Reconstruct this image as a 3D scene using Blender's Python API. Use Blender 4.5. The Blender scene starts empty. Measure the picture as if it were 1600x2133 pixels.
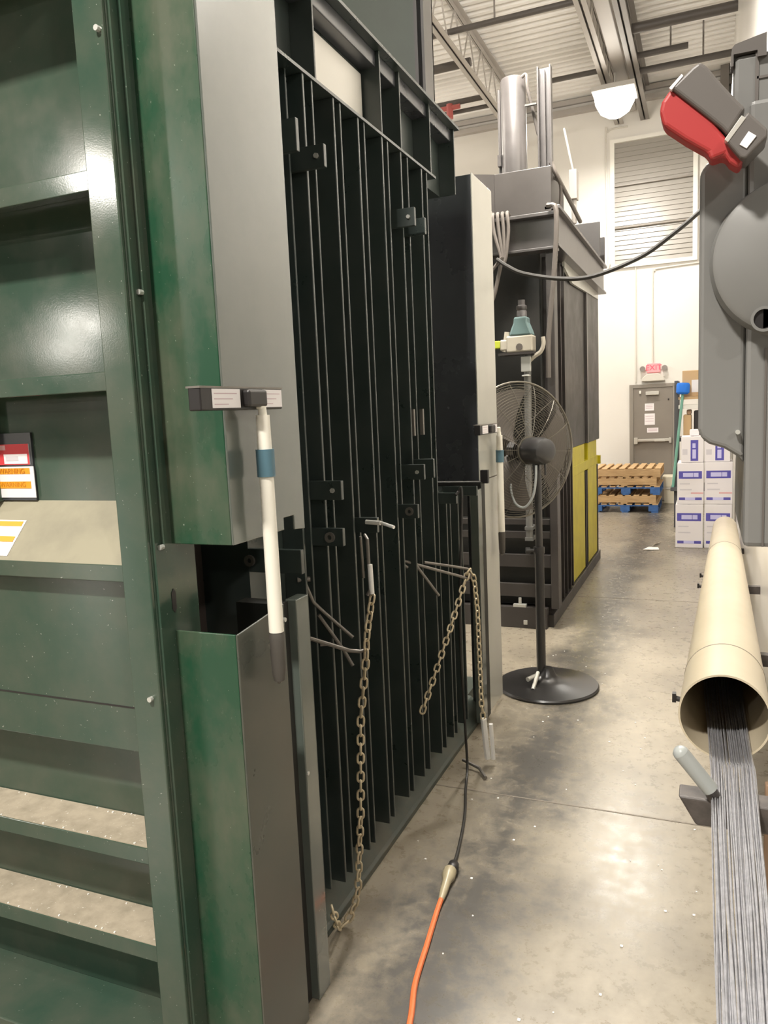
import bpy, bmesh, math, random
from mathutils import Vector, Matrix
random.seed(7)
S = bpy.context.scene
COL = S.collection
PI = math.pi

# ------------------------------------------------------------------ camera, light, exposure
cam_d = bpy.data.cameras.new('camera')
cam = bpy.data.objects.new('camera', cam_d)
COL.objects.link(cam)
cam.matrix_world = Matrix(((0.92178744, -0.00866078, 0.3875989, 0.0),
                           (0.38514518, 0.13494346, -0.91293672, 0.0),
                           (-0.04439719, 0.99081545, 0.12772484, 1.70),
                           (0, 0, 0, 1)))
cam_d.sensor_fit = 'HORIZONTAL'
cam_d.sensor_width = 36.0
cam_d.lens = 36.0
cam_d.clip_start = 0.05
S.camera = cam
S.view_settings.view_transform = 'Standard'
S.view_settings.look = 'None'
S.view_settings.exposure = 0.0
S.view_settings.gamma = 1.0
S.view_settings.use_curve_mapping = False
S.cycles.use_denoising = True
S.cycles.max_bounces = 8
S.cycles.diffuse_bounces = 4
S.cycles.glossy_bounces = 4
S.cycles.sample_clamp_indirect = 8.0
W = bpy.data.worlds.new('world')
S.world = W
W.use_nodes = True
W.node_tree.nodes['Background'].inputs[0].default_value = (1.0, 0.95, 0.88, 1)
W.node_tree.nodes['Background'].inputs[1].default_value = 0.10
LAMP_W = 330.0          # watts of a high bay lamp
LAMP_COL = (1.0, 0.945, 0.865)
# x, y, strength, height, uplight watts
LAMPS = [(-1.25, 11.95, 0.46, 6.0, 0), (-1.2, 5.0, 0.85, 5.25, 430), (-1.2, -1.6, 1.6, 6.0, 0), (-9.2, -7.5, 1.2, 6.0, 0), (-5.75, -10.7, 1.3, 6.0, 0), (5.0, -3.0, 0.9, 6.0, 0), (5.0, -9.0, 0.5, 6.0, 0),
         (-8.5, -0.5, 0.7, 6.0, 0), (-8.5, 6.0, 0.9, 5.25, 430), (-22.6, -20.8, 3.6, 6.0, 0), (-31.0, -28.4, 6.0, 6.0, 0), (-8.5, 11.5, 0.9, 5.25, 430)]

# ------------------------------------------------------------------ helpers
def tag(o, label=None, cat=None, group=None, kind=None):
    if label: o['label'] = label
    if cat: o['category'] = cat
    if group: o['group'] = group
    if kind: o['kind'] = kind
    return o

def thing(name, label, cat, loc=(0, 0, 0), rz=0.0, group=None):
    o = bpy.data.objects.new(name, None)
    o.empty_display_size = 0.1
    COL.objects.link(o)
    o.location = loc
    o.rotation_euler = (0, 0, rz)
    return tag(o, label, cat, group)

def dup(root, loc=None, rz=None, label=None, group=None):
    r = root.copy(); COL.objects.link(r)
    if loc is not None: r.location = loc
    if rz is not None: r.rotation_euler = (0, 0, rz)
    if label: r['label'] = label
    if group: r['group'] = group
    for ch in list(root.children):
        c = ch.copy(); COL.objects.link(c); c.parent = r
        for g in list(ch.children):
            d = g.copy(); COL.objects.link(d); d.parent = c
    return r

def wm(o):
    """world matrix of an object before the first depsgraph update"""
    return (wm(o.parent) @ o.matrix_basis) if o.parent else o.matrix_basis.copy()

class MB:
    def __init__(s): s.bm = bmesh.new()
    def box(s, x0, x1, y0, y1, z0, z1):
        v = [s.bm.verts.new(p) for p in ((x0,y0,z0),(x1,y0,z0),(x1,y1,z0),(x0,y1,z0),(x0,y0,z1),(x1,y0,z1),(x1,y1,z1),(x0,y1,z1))]
        for f in ((0,3,2,1),(4,5,6,7),(0,1,5,4),(1,2,6,5),(2,3,7,6),(3,0,4,7)):
            s.bm.faces.new([v[i] for i in f])
        return s
    def poly(s, pts):
        s.bm.faces.new([s.bm.verts.new(p) for p in pts]); return s
    def prism(s, prof, axis, a, b):
        """prof: 2D points; axis 'x' -> (y,z), 'y' -> (x,z), 'z' -> (x,y)"""
        def P(p, t):
            return (t, p[0], p[1]) if axis == 'x' else (p[0], t, p[1]) if axis == 'y' else (p[0], p[1], t)
        A = [s.bm.verts.new(P(p, a)) for p in prof]
        B = [s.bm.verts.new(P(p, b)) for p in prof]
        n = len(prof)
        s.bm.faces.new(A); s.bm.faces.new(B[::-1])
        for i in range(n):
            s.bm.faces.new([A[i], B[i], B[(i+1) % n], A[(i+1) % n]])
        return s
    def cone(s, p0, p1, r0, r1=None, seg=20, cap=True):
        r1 = r0 if r1 is None else r1
        p0, p1 = Vector(p0), Vector(p1)
        d = (p1-p0).normalized()
        u = d.orthogonal().normalized(); w = d.cross(u)
        A, B = [], []
        for i in range(seg):
            a = 2*PI*i/seg
            q = u*math.cos(a)+w*math.sin(a)
            A.append(s.bm.verts.new(p0+q*r0)); B.append(s.bm.verts.new(p1+q*r1))
        for i in range(seg):
            j = (i+1) % seg
            s.bm.faces.new([A[i], A[j], B[j], B[i]])
        if cap:
            s.bm.faces.new(A[::-1]); s.bm.faces.new(B)
        return s
    def lathe(s, prof, origin=(0,0,0), axis=(0,0,1), seg=32, closed=False):
        """prof: (r, h) points"""
        o, d = Vector(origin), Vector(axis).normalized()
        u = d.orthogonal().normalized(); w = d.cross(u)
        rings = []
        for r, h in prof:
            if r < 1e-6:
                rings.append([s.bm.verts.new(o+d*h)]*seg)
            else:
                rings.append([s.bm.verts.new(o+d*h+(u*math.cos(2*PI*i/seg)+w*math.sin(2*PI*i/seg))*r) for i in range(seg)])
        pr = list(zip(rings, rings[1:]))
        if closed: pr.append((rings[-1], rings[0]))
        for A, B in pr:
            for i in range(seg):
                j = (i+1) % seg
                vs = []
                for q in (A[i], A[j], B[j], B[i]):
                    if q not in vs: vs.append(q)
                if len(vs) > 2:
                    try: s.bm.faces.new(vs)
                    except ValueError: pass
        return s
    def tube(s, pts, r, seg=8, closed=False, sub=0):
        pts = [Vector(p) for p in pts]
        if sub:
            P = pts; out = []
            n = len(P)
            for i in range(n-1 if not closed else n):
                p0 = P[i-1] if (i > 0 or closed) else P[i]*2-P[i+1]
                p1, p2 = P[i], P[(i+1) % n]
                p3 = P[(i+2) % n] if (i+2 < n or closed) else P[i+1]*2-P[i]
                for k in range(sub):
                    t = k/sub
                    out.append(0.5*((2*p1)+(p2-p0)*t+(2*p0-5*p1+4*p2-p3)*t*t+(3*p1-p0-3*p2+p3)*t**3))
            if not closed: out.append(P[-1])
            pts = out
        n = len(pts)
        rings = []
        u = None
        for i in range(n):
            a = pts[i-1] if (i > 0 or closed) else pts[i]
            b = pts[(i+1) % n] if (i < n-1 or closed) else pts[i]
            d = (b-a).normalized()
            if u is None: u = d.orthogonal().normalized()
            u = (u-d*u.dot(d)).normalized()
            w = d.cross(u)
            rr = r[i] if isinstance(r, (list, tuple)) else r
            rings.append([s.bm.verts.new(pts[i]+(u*math.cos(2*PI*k/seg)+w*math.sin(2*PI*k/seg))*rr) for k in range(seg)])
        for i in range(n if closed else n-1):
            A, B = rings[i], rings[(i+1) % n]
            for k in range(seg):
                j = (k+1) % seg
                s.bm.faces.new([A[k], A[j], B[j], B[k]])
        if not closed:
            s.bm.faces.new(rings[0][::-1]); s.bm.faces.new(rings[-1])
        return s
    def xf(s, M):
        bmesh.ops.transform(s.bm, matrix=M, verts=s.bm.verts); return s
    def build(s, name, mat, parent=None, bev=0.0, smooth=False, local=False, bseg=2):
        bmesh.ops.recalc_face_normals(s.bm, faces=s.bm.faces)
        if bev > 0:
            es = [e for e in s.bm.edges if len(e.link_faces) == 2 and e.calc_face_angle(0) > 0.5]
            try: bmesh.ops.bevel(s.bm, geom=es, offset=bev, segments=bseg, profile=0.5, affect='EDGES')
            except Exception: pass
        if smooth:
            for f in s.bm.faces: f.smooth = True
            for e in s.bm.edges:
                if len(e.link_faces) == 2 and e.calc_face_angle(0) > 0.7: e.smooth = False
        me = bpy.data.meshes.new(name)
        if parent is not None and not local:
            s.bm.transform(wm(parent).inverted())
        s.bm.to_mesh(me); s.bm.free()
        me.materials.append(mat)
        o = bpy.data.objects.new(name, me)
        COL.objects.link(o)
        if parent is not None: o.parent = parent
        return o

def origin_at(o, p):
    """move the origin of an unparented mesh object to p without moving its shape"""
    p = Vector(p)
    o.data.transform(Matrix.Translation(-p)); o.location = p
    return o

def text_mesh(txt, size, M, name, mat, parent, ext=0.0006):
    cu = bpy.data.curves.new(name, 'FONT')
    cu.body = txt; cu.size = size; cu.extrude = ext; cu.align_x = 'CENTER'; cu.align_y = 'CENTER'
    t = bpy.data.objects.new(name, cu); COL.objects.link(t)
    dg = bpy.context.evaluated_depsgraph_get(); dg.update()
    me = bpy.data.meshes.new_from_object(t.evaluated_get(dg))
    bpy.data.objects.remove(t)
    me.name = name
    me.transform(wm(parent).inverted() @ M if parent else M)
    me.materials.clear(); me.materials.append(mat)
    o = bpy.data.objects.new(name, me); COL.objects.link(o)
    if parent: o.parent = parent
    return o

# ------------------------------------------------------------------ materials
def mat(name, col, rough=0.5, metal=0.0, col2=None, scale=6.0, contrast=(0.35, 0.65), rough2=None, spec=0.5,
        bump=0.0, bscale=60.0, speck=None, speck_scale=180.0, speck_th=0.72, coat=0.0, stretch=(1, 1, 1), emit=None, estr=0.0, detail=5.0):
    m = bpy.data.materials.new(name); m.use_nodes = True
    nt = m.node_tree; N = nt.nodes; L = nt.links
    b = N['Principled BSDF']
    b.inputs['Base Color'].default_value = (*col, 1)
    b.inputs['Roughness'].default_value = rough
    b.inputs['Metallic'].default_value = metal
    b.inputs['Specular IOR Level'].default_value = spec
    b.inputs['Coat Weight'].default_value = coat
    b.inputs['Coat Roughness'].default_value = 0.08
    if emit:
        b.inputs['Emission Color'].default_value = (*emit, 1); b.inputs['Emission Strength'].default_value = estr
    geo = N.new('ShaderNodeNewGeometry')
    mp = N.new('ShaderNodeMapping'); mp.inputs['Scale'].default_value = stretch
    L.new(geo.outputs['Position'], mp.inputs['Vector'])
    cur = None
    if col2:
        n = N.new('ShaderNodeTexNoise'); n.inputs['Scale'].default_value = scale; n.inputs['Detail'].default_value = detail
        n.inputs['Roughness'].default_value = 0.62
        L.new(mp.outputs[0], n.inputs['Vector'])
        r = N.new('ShaderNodeValToRGB')
        r.color_ramp.elements[0].position = contrast[0]; r.color_ramp.elements[1].position = contrast[1]
        r.color_ramp.elements[0].color = (*col, 1); r.color_ramp.elements[1].color = (*col2, 1)
        L.new(n.outputs['Fac'], r.inputs[0]); cur = r.outputs[0]
        if rough2 is not None:
            mr = N.new('ShaderNodeMapRange')
            mr.inputs[1].default_value = contrast[0]; mr.inputs[2].default_value = contrast[1]
            mr.inputs[3].default_value = rough; mr.inputs[4].default_value = rough2
            L.new(n.outputs['Fac'], mr.inputs[0]); L.new(mr.outputs[0], b.inputs['Roughness'])
    if speck:
        n2 = N.new('ShaderNodeTexNoise'); n2.inputs['Scale'].default_value = speck_scale; n2.inputs['Detail'].default_value = 2
        L.new(geo.outputs['Position'], n2.inputs['Vector'])
        r2 = N.new('ShaderNodeValToRGB')
        r2.color_ramp.elements[0].position = speck_th; r2.color_ramp.elements[1].position = speck_th+0.05
        L.new(n2.outputs['Fac'], r2.inputs[0])
        mx = N.new('ShaderNodeMix'); mx.data_type = 'RGBA'
        L.new(r2.outputs[0], mx.inputs[0])
        if cur: L.new(cur, mx.inputs[6])
        else: mx.inputs[6].default_value = (*col, 1)
        mx.inputs[7].default_value = (*speck, 1)
        cur = mx.outputs[2]
    if cur: L.new(cur, b.inputs['Base Color'])
    if bump:
        n3 = N.new('ShaderNodeTexNoise'); n3.inputs['Scale'].default_value = bscale; n3.inputs['Detail'].default_value = 3
        L.new(geo.outputs['Position'], n3.inputs['Vector'])
        bp = N.new('ShaderNodeBump'); bp.inputs['Strength'].default_value = bump; bp.inputs['Distance'].default_value = 0.0012
        L.new(n3.outputs['Fac'], bp.inputs['Height']); L.new(bp.outputs[0], b.inputs['Normal'])
    return m

M = {}
M['green'] = mat('green_gloss_paint', (0.018, 0.066, 0.035), 0.24, col2=(0.078, 0.095, 0.063), scale=5.5, contrast=(0.41, 0.69), rough2=0.36,
                 speck=(0.22, 0.26, 0.20), speck_scale=140, speck_th=0.74, bump=0.05, bscale=90, stretch=(1, 1, 0.6))
M['green_front'] = mat('worn_green_paint', (0.040, 0.074, 0.052), 0.095, col2=(0.072, 0.090, 0.066), scale=4.5, rough2=0.14,
                       speck=(0.26, 0.28, 0.24), speck_scale=120, speck_th=0.73, bump=0.035, bscale=260)
M['sheet'] = mat('reflection_grey_sheet', (0.088, 0.106, 0.092), 0.17, col2=(0.108, 0.120, 0.104), scale=2.5, rough2=0.24, spec=1.0, coat=0.6)  # white wall reflection on the cover sides put into the grey base colour
M['dusty_sheet'] = mat('dusty_grey_green_sheet', (0.058, 0.066, 0.054), 0.27, col2=(0.088, 0.084, 0.066), scale=3.0, rough2=0.40, spec=0.8)
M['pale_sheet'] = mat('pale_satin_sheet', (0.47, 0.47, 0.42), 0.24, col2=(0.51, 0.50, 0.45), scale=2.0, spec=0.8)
M['dark_sheet'] = mat('blue_black_gloss_sheet', (0.036, 0.038, 0.044), 0.24, col2=(0.050, 0.053, 0.060), scale=1.5, rough2=0.36, spec=0.9)
M['rib'] = mat('dark_green_rib_paint', (0.026, 0.038, 0.035), 0.27, col2=(0.038, 0.048, 0.044), scale=5, rough2=0.38, spec=0.9)
M['rear_green'] = mat('dull_green_rear_paint', (0.085, 0.105, 0.082), 0.5, col2=(0.075, 0.085, 0.07), scale=2)
M['skid'] = mat('dusty_dark_green_paint', (0.050, 0.062, 0.050), 0.5, col2=(0.095, 0.088, 0.064), scale=5, contrast=(0.45, 0.75))
M['inside'] = mat('dark_inside_steel', (0.010, 0.011, 0.009), 0.6, col2=(0.02, 0.018, 0.014), scale=3)
M['tread_dust'] = mat('tan_dusty_tread', (0.42, 0.36, 0.27), 0.9, col2=(0.30, 0.26, 0.19), scale=16, contrast=(0.4, 0.7), speck=(0.6, 0.56, 0.48), speck_scale=110, speck_th=0.70, bump=0.3, bscale=120)
M['slope_dust'] = mat('tan_dusty_slope', (0.30, 0.275, 0.195), 0.7, col2=(0.24, 0.22, 0.16), scale=7, contrast=(0.42, 0.7))
M['black_steel'] = mat('black_baler_paint', (0.026, 0.022, 0.020), 0.38, col2=(0.038, 0.033, 0.030), scale=4, rough2=0.5)
M['black_plate'] = mat('charcoal_plate_paint', (0.042, 0.037, 0.034), 0.40, col2=(0.055, 0.049, 0.045), scale=3)
M['grey_ram'] = mat('grey_ram_paint', (0.075, 0.068, 0.066), 0.30, col2=(0.055, 0.05, 0.048), scale=4, spec=0.7)
M['yellow'] = mat('yellow_paint', (0.62, 0.54, 0.008), 0.42, col2=(0.52, 0.44, 0.006), scale=6, speck=(0.16, 0.13, 0.01), speck_scale=30, speck_th=0.76)
M['fan_black'] = mat('fan_black_enamel', (0.022, 0.021, 0.021), 0.28, spec=0.7)
M['fan_wire'] = mat('fan_guard_wire', (0.15, 0.135, 0.105), 0.4, metal=0.2)
M['white_plastic'] = mat('cream_white_pole', (0.80, 0.77, 0.68), 0.35)
M['blue_band'] = mat('teal_blue_band', (0.075, 0.155, 0.20), 0.45)
M['grip'] = mat('dark_rubber_grip', (0.065, 0.058, 0.050), 0.55)
M['black'] = mat('black_plastic', (0.018, 0.016, 0.016), 0.4)
M['paper'] = mat('white_paper_label', (0.80, 0.77, 0.78), 0.6)
M['pinkink'] = mat('pale_print', (0.55, 0.42, 0.46), 0.6)
M['chain'] = mat('yellowish_zinc_chain', (0.60, 0.51, 0.34), 0.38, metal=0.2, col2=(0.48, 0.40, 0.27), scale=40)
M['rod'] = mat('bare_steel_rod', (0.20, 0.185, 0.165), 0.42, metal=0.5)
M['silver'] = mat('bright_zinc', (0.80, 0.79, 0.76), 0.3, metal=0.25)
M['bolt'] = mat('bolt_zinc', (0.62, 0.62, 0.58), 0.35, metal=0.5)
M['rubber'] = mat('black_cord_rubber', (0.020, 0.018, 0.015), 0.5)
M['orange'] = mat('orange_cord_vinyl', (0.72, 0.17, 0.055), 0.45)
M['conn'] = mat('clear_tan_connector', (0.36, 0.31, 0.20), 0.35)
M['pvc'] = mat('cream_pvc', (0.57, 0.50, 0.37), 0.30, col2=(0.52, 0.445, 0.32), scale=3.5, contrast=(0.35, 0.7), speck=(0.40, 0.34, 0.25), speck_scale=35, speck_th=0.76)
M['pvc_line'] = mat('grey_joint_line', (0.24, 0.21, 0.16), 0.5)
M['wire'] = mat('galvanised_wire', (0.50, 0.50, 0.525), 0.33, metal=0.5, col2=(0.36, 0.36, 0.38), scale=60)
M['bar'] = mat('rusty_black_bar', (0.040, 0.034, 0.031), 0.5, col2=(0.085, 0.072, 0.065), scale=25)
M['lever_grey'] = mat('grey_lever_paint', (0.36, 0.38, 0.37), 0.35)
M['encl'] = mat('grey_enclosure_paint', (0.175, 0.173, 0.165), 0.38, col2=(0.16, 0.159, 0.152), scale=3)
M['handle_red'] = mat('red_plastic', (0.36, 0.032, 0.032), 0.4)
M['handle_grey'] = mat('dark_grey_plastic', (0.105, 0.094, 0.086), 0.45)
M['wall'] = mat('cream_wall_paint', (0.76, 0.735, 0.69), 0.30, col2=(0.735, 0.71, 0.66), scale=0.8)
M['wall_dim'] = mat('darkened_unseen_surface', (0.14, 0.135, 0.125), 0.7)  # unseen room surfaces coloured dark to dim their reflection in the baler front
M['deck'] = mat('white_steel_deck', (0.86, 0.84, 0.81), 0.5)
M['joist'] = mat('grey_brown_joist_paint', (0.22, 0.20, 0.185), 0.5)
M['joist_pale'] = mat('pale_joist_paint', (0.42, 0.39, 0.36), 0.45)
M['pipe'] = mat('dark_sprinkler_pipe', (0.085, 0.075, 0.068), 0.5)
M['red_pipe'] = mat('red_fitting', (0.42, 0.10, 0.09), 0.5)
M['louver'] = mat('grey_beige_louver', (0.33, 0.31, 0.28), 0.33)
M['frame_white'] = mat('white_frame', (0.80, 0.78, 0.72), 0.4)
M['conduit'] = mat('painted_conduit', (0.62, 0.59, 0.53), 0.35)
M['door'] = mat('taupe_door_paint', (0.205, 0.18, 0.155), 0.45, col2=(0.22, 0.195, 0.165), scale=2)
M['door_frame'] = mat('taupe_frame_paint', (0.24, 0.215, 0.185), 0.45)
M['steel'] = mat('brushed_push_bar', (0.58, 0.56, 0.51), 0.35, metal=0.4)
M['exit_red'] = mat('exit_sign_red', (0.9, 0.05, 0.08), 0.4, emit=(1.0, 0.04, 0.08), estr=0.9)
M['exit_face'] = mat('exit_sign_face', (0.7, 0.25, 0.25), 0.4, emit=(1.0, 0.22, 0.25), estr=0.55)
M['pallet'] = mat('pallet_pine', (0.62, 0.42, 0.22), 0.75, col2=(0.48, 0.31, 0.15), scale=14, stretch=(0.4, 3, 3))
M['pallet_blue'] = mat('pallet_blue', (0.055, 0.16, 0.42), 0.65, col2=(0.035, 0.10, 0.28), scale=12)
M['carton'] = mat('brown_carton', (0.56, 0.38, 0.20), 0.7)
M['boxw'] = mat('white_carton', (0.78, 0.74, 0.75), 0.55)
M['boxblue'] = mat('violet_blue_print', (0.085, 0.075, 0.36), 0.5)
M['boxpale'] = mat('pale_violet_print', (0.56, 0.54, 0.82), 0.5)
M['boxred'] = mat('faint_red_print', (0.70, 0.36, 0.36), 0.5)
M['boxgrey'] = mat('faint_grey_print', (0.60, 0.57, 0.60), 0.5)
M['mop_blue'] = mat('blue_mop_head', (0.01, 0.16, 0.66), 0.7)
M['mop_green'] = mat('green_mop_handle', (0.16, 0.36, 0.28), 0.4)
M['rack'] = mat('dark_rack_steel', (0.07, 0.07, 0.075), 0.5)
M['cream_box'] = mat('cream_bin', (0.78, 0.73, 0.58), 0.5)
M['wood'] = mat('brown_board', (0.36, 0.24, 0.155), 0.7, col2=(0.30, 0.19, 0.12), scale=10, stretch=(4, 4, 0.5))
M['teal'] = mat('teal_tool_body', (0.16, 0.24, 0.24), 0.35)
M['bracket'] = mat('cream_bracket', (0.50, 0.46, 0.38), 0.4)
M['grey_pole'] = mat('grey_stand_pole', (0.20, 0.20, 0.19), 0.4, metal=0.3)
M['lime'] = mat('lime_tag', (0.50, 0.56, 0.05), 0.5)
M['red_sign'] = mat('red_sticker', (0.68, 0.06, 0.07), 0.5)
M['orange_sign'] = mat('orange_sticker', (0.80, 0.33, 0.02), 0.5)
M['ink'] = mat('brown_ink', (0.55, 0.20, 0.01), 0.5)
M['hose'] = mat('grey_brown_hose', (0.115, 0.10, 0.088), 0.5)
M['lamp_on'] = mat('lamp_lens', (1, 1, 1), 0.5, emit=(1.0, 0.93, 0.82), estr=24.0)
M['lamp_body'] = mat('lamp_housing', (0.6, 0.58, 0.55), 0.5)
M['scrap'] = mat('white_scrap_paper', (0.85, 0.83, 0.78), 0.8)

# polished concrete with stains and saw-cut joints (joints are geometry)
def concrete():
    m = bpy.data.materials.new('polished_concrete'); m.use_nodes = True
    nt = m.node_tree; N = nt.nodes; L = nt.links; b = N['Principled BSDF']
    g = N.new('ShaderNodeNewGeometry')
    def noise(sc, det, ro=0.6):
        n = N.new('ShaderNodeTexNoise'); n.inputs['Scale'].default_value = sc; n.inputs['Detail'].default_value = det; n.inputs['Roughness'].default_value = ro
        L.new(g.outputs['Position'], n.inputs['Vector']); return n
    def math_(op, a_, b_=None, c_=None):
        n = N.new('ShaderNodeMath'); n.operation = op; n.use_clamp = False
        for i, v in enumerate((a_, b_, c_)):
            if v is None: continue
            if isinstance(v, (int, float)): n.inputs[i].default_value = v
            else: L.new(v, n.inputs[i])
        return n.outputs[0]
    def ramp(src, els):
        r = N.new('ShaderNodeValToRGB'); el = r.color_ramp.elements
        el[0].position, el[0].color = els[0][0], (*els[0][1], 1); el[1].position, el[1].color = els[-1][0], (*els[-1][1], 1)
        for p_, c_ in els[1:-1]:
            q = el.new(p_); q.color = (*c_, 1)
        L.new(src, r.inputs[0]); return r.outputs[0]
    a = noise(0.9, 6, 0.65); c = noise(17, 8, 0.74); f = noise(26, 4); w = noise(1.6, 5, 0.6)
    base = ramp(a.outputs['Fac'], [(0.36, (0.235, 0.205, 0.160)), (0.47, (0.30, 0.262, 0.20)), (0.62, (0.37, 0.325, 0.25))])
    mott = ramp(c.outputs['Fac'], [(0.26, (0.70, 0.695, 0.69)), (0.50, (0.86, 0.86, 0.86)), (0.74, (1.02, 1.01, 0.99))])
    mx = N.new('ShaderNodeMix'); mx.data_type = 'RGBA'; mx.blend_type = 'MULTIPLY'; mx.inputs[0].default_value = 1.0
    L.new(base, mx.inputs[6]); L.new(mott, mx.inputs[7])
    # tyre-grey scuffed lane along the balers
    sx = N.new('ShaderNodeSeparateXYZ'); L.new(g.outputs['Position'], sx.inputs[0])
    d = math_('ABSOLUTE', math_('ADD', sx.outputs[0], 0.74))
    lane = math_('SUBTRACT', 1.0, math_('DIVIDE', d, 0.34))
    lane = math_('ADD', math_('MULTIPLY', lane, 0.62), math_('MULTIPLY', math_('SUBTRACT', w.outputs['Fac'], 0.5), 1.5))
    lane = math_('ADD', lane, math_('MULTIPLY', math_('SUBTRACT', c.outputs['Fac'], 0.5), 1.6))
    lf = ramp(lane, [(0.08, (0, 0, 0)), (0.62, (1, 1, 1))])
    mx2 = N.new('ShaderNodeMix'); mx2.data_type = 'RGBA'
    L.new(math_('MULTIPLY', lf, 0.95), mx2.inputs[0]); L.new(mx.outputs[2], mx2.inputs[6]); mx2.inputs[7].default_value = (0.060, 0.056, 0.049, 1)
    L.new(mx2.outputs[2], b.inputs['Base Color'])
    mr = N.new('ShaderNodeMapRange'); mr.inputs[1].default_value = 0.3; mr.inputs[2].default_value = 0.7; mr.inputs[3].default_value = 0.22; mr.inputs[4].default_value = 0.38
    L.new(c.outputs['Fac'], mr.inputs[0]); L.new(mr.outputs[0], b.inputs['Roughness'])
    b.inputs['Specular IOR Level'].default_value = 0.75
    bp = N.new('ShaderNodeBump'); bp.inputs['Strength'].default_value = 0.10; bp.inputs['Distance'].default_value = 0.003
    L.new(f.outputs['Fac'], bp.inputs['Height']); L.new(bp.outputs[0], b.inputs['Normal'])
    return m
M['floor'] = concrete()
M['joint'] = mat('saw_cut_filler', (0.17, 0.145, 0.115), 0.6)

# ------------------------------------------------------------------ the setting
XL, XR, YB, YF, ZC = -36.0, 8.0, -32.0, 13.87, 6.75
WX = 0.30               # right hand wall of the aisle
def struct(name, mb, m, **k):
    o = mb.build(name, m, **k); o['kind'] = 'structure'; return o
struct('floor', MB().box(XL, XR, YB, YF, -0.15, 0.0), M['floor'])
for i, y in enumerate((3.14, 6.83)):
    struct('trim_%d' % (i+1), MB().box(-5, WX, y-0.004, y+0.004, -0.01, 0.0012), M['joint'])
struct('wall_far', MB().box(XL, WX+0.1, YF, YF+0.2, 0, ZC+0.3), M['wall'])
struct('wall_right', MB().box(WX, WX+0.25, 0.95, YF, 0, ZC+0.3), M['wall'])
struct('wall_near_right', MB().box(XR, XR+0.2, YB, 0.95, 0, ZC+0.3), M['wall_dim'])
struct('wall_right_return', MB().box(WX+0.25, XR, 0.95, 1.2, 0, ZC+0.3), M['wall'])
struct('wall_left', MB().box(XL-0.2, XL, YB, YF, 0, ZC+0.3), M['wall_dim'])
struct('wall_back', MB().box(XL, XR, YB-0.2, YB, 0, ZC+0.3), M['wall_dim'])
# corrugated deck: trapezoid flutes running along x
def deck(name, y0, y1, m):
    mb = MB(); pts = []; y = y0
    while y < y1-0.16:
        pts += [(y, ZC), (y+0.06, ZC), (y+0.075, ZC+0.04), (y+0.145, ZC+0.04)]; y += 0.16
    pts.append((y1, ZC))
    A = [mb.bm.verts.new((XL, p, q)) for p, q in pts]; B = [mb.bm.verts.new((XR, p, q)) for p, q in pts]
    for i in range(len(pts)-1):
        mb.bm.faces.new([A[i], A[i+1], B[i+1], B[i]])
    mb.box(XL, XR, y0, y1, ZC+0.12, ZC+0.2)
    return struct(name, mb, m)
deck('ceiling', 3.5, YF, M['deck'])
deck('ceiling_rear', YB, 3.5, M['wall_dim'])  # unseen rear of the same deck, darkened in colour to reflect less

# open web joists along y
def joist(x, zb, zt, y0, y1, m, w=0.07, label='', name='roof_joist', step=0.62, nchord=1):
    t = thing(name, label, 'roof beam', (x, y0, zb), group='open web joists under the roof deck')
    for z, s_ in ((zb, 1), (zt, -1)):
        a = MB()
        a.box(x-w, x-0.006, y0, y1, z, z+0.008).box(x+0.006, x+w, y0, y1, z, z+0.008)
        a.box(x-0.012, x-0.006, y0, y1, min(z, z+s_*w), max(z, z+s_*w)).box(x+0.006, x+0.012, y0, y1, min(z, z+s_*w), max(z, z+s_*w))
        a.build('chord', m, t)
    wb = MB(); yy = y0+0.05; up = True
    pp = []
    while yy < y1:
        pp.append((x, yy, zt-0.02 if up else zb+0.02)); yy += step/2; up = not up
    for q0, q1 in zip(pp, pp[1:]):
        wb.cone(q0, q1, 0.011, seg=6)
    wb.build('web', m, t)
    return t
joist(-2.97, 6.13, 6.72, 6.2, YF-0.02, M['joist_pale'], label='open web steel joist on the left, above the grey ram cylinder')
joist(-1.38, 6.22, 6.72, 6.2, YF-0.02, M['joist_pale'], label='left steel joist of the pair above the glowing lamp')
joist(-0.98, 6.22, 6.72, 6.2, YF-0.02, M['joist'], label='right steel joist of the pair above the glowing lamp')
tag(MB().box(-1.27, -1.09, 6.2, 13.6, 6.3, 6.42).build('cable_tray', M['joist_pale'], bev=0.01), 'long pale cable tray running between the two joists above the lamp', 'cable tray')
def pipe(x0, x1, y, z, r, label, hang=()):
    t = thing('sprinkler_pipe', label, 'pipe', (x0, y, z), group='dark pipes across the ceiling')
    MB().cone((x0, y, z), (x1, y, z), r, seg=10).build('pipe_run', M['pipe'], t, smooth=True)
    for hx in hang:
        MB().cone((hx, y, z), (hx, y, ZC), 0.012, seg=6).build('hanger', M['joist'], t)
pipe(-6.0, -1.45, 9.72, 6.3, 0.035, 'thin dark sprinkler pipe crossing the ceiling nearest the top edge', (-2.4,))
pipe(-6.0, -2.9, 10.4, 6.2, 0.055, 'thick dark pipe stub left of the grey ram cylinder near the top')
pipe(-0.92, WX-0.01, 10.78, 6.32, 0.06, 'thick dark pipe right of the joist pair, topmost of those')
pipe(-2.15, -1.42, 11.78, 6.3, 0.035, 'short dark pipe between the ram column and the joist pair')
pipe(-0.92, -0.28, 11.65, 6.34, 0.04, 'short dark pipe ending in mid air right of the joist pair', (-0.5,))
pipe(-0.92, WX-0.01, 12.0, 6.27, 0.045, 'dark pipe right of the joist pair, just above the lever handle', (-0.1,))
pipe(-6.0, -3.02, 11.85, 6.3, 0.04, 'upper of two dark pipes that meet the red fitting')
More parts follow.
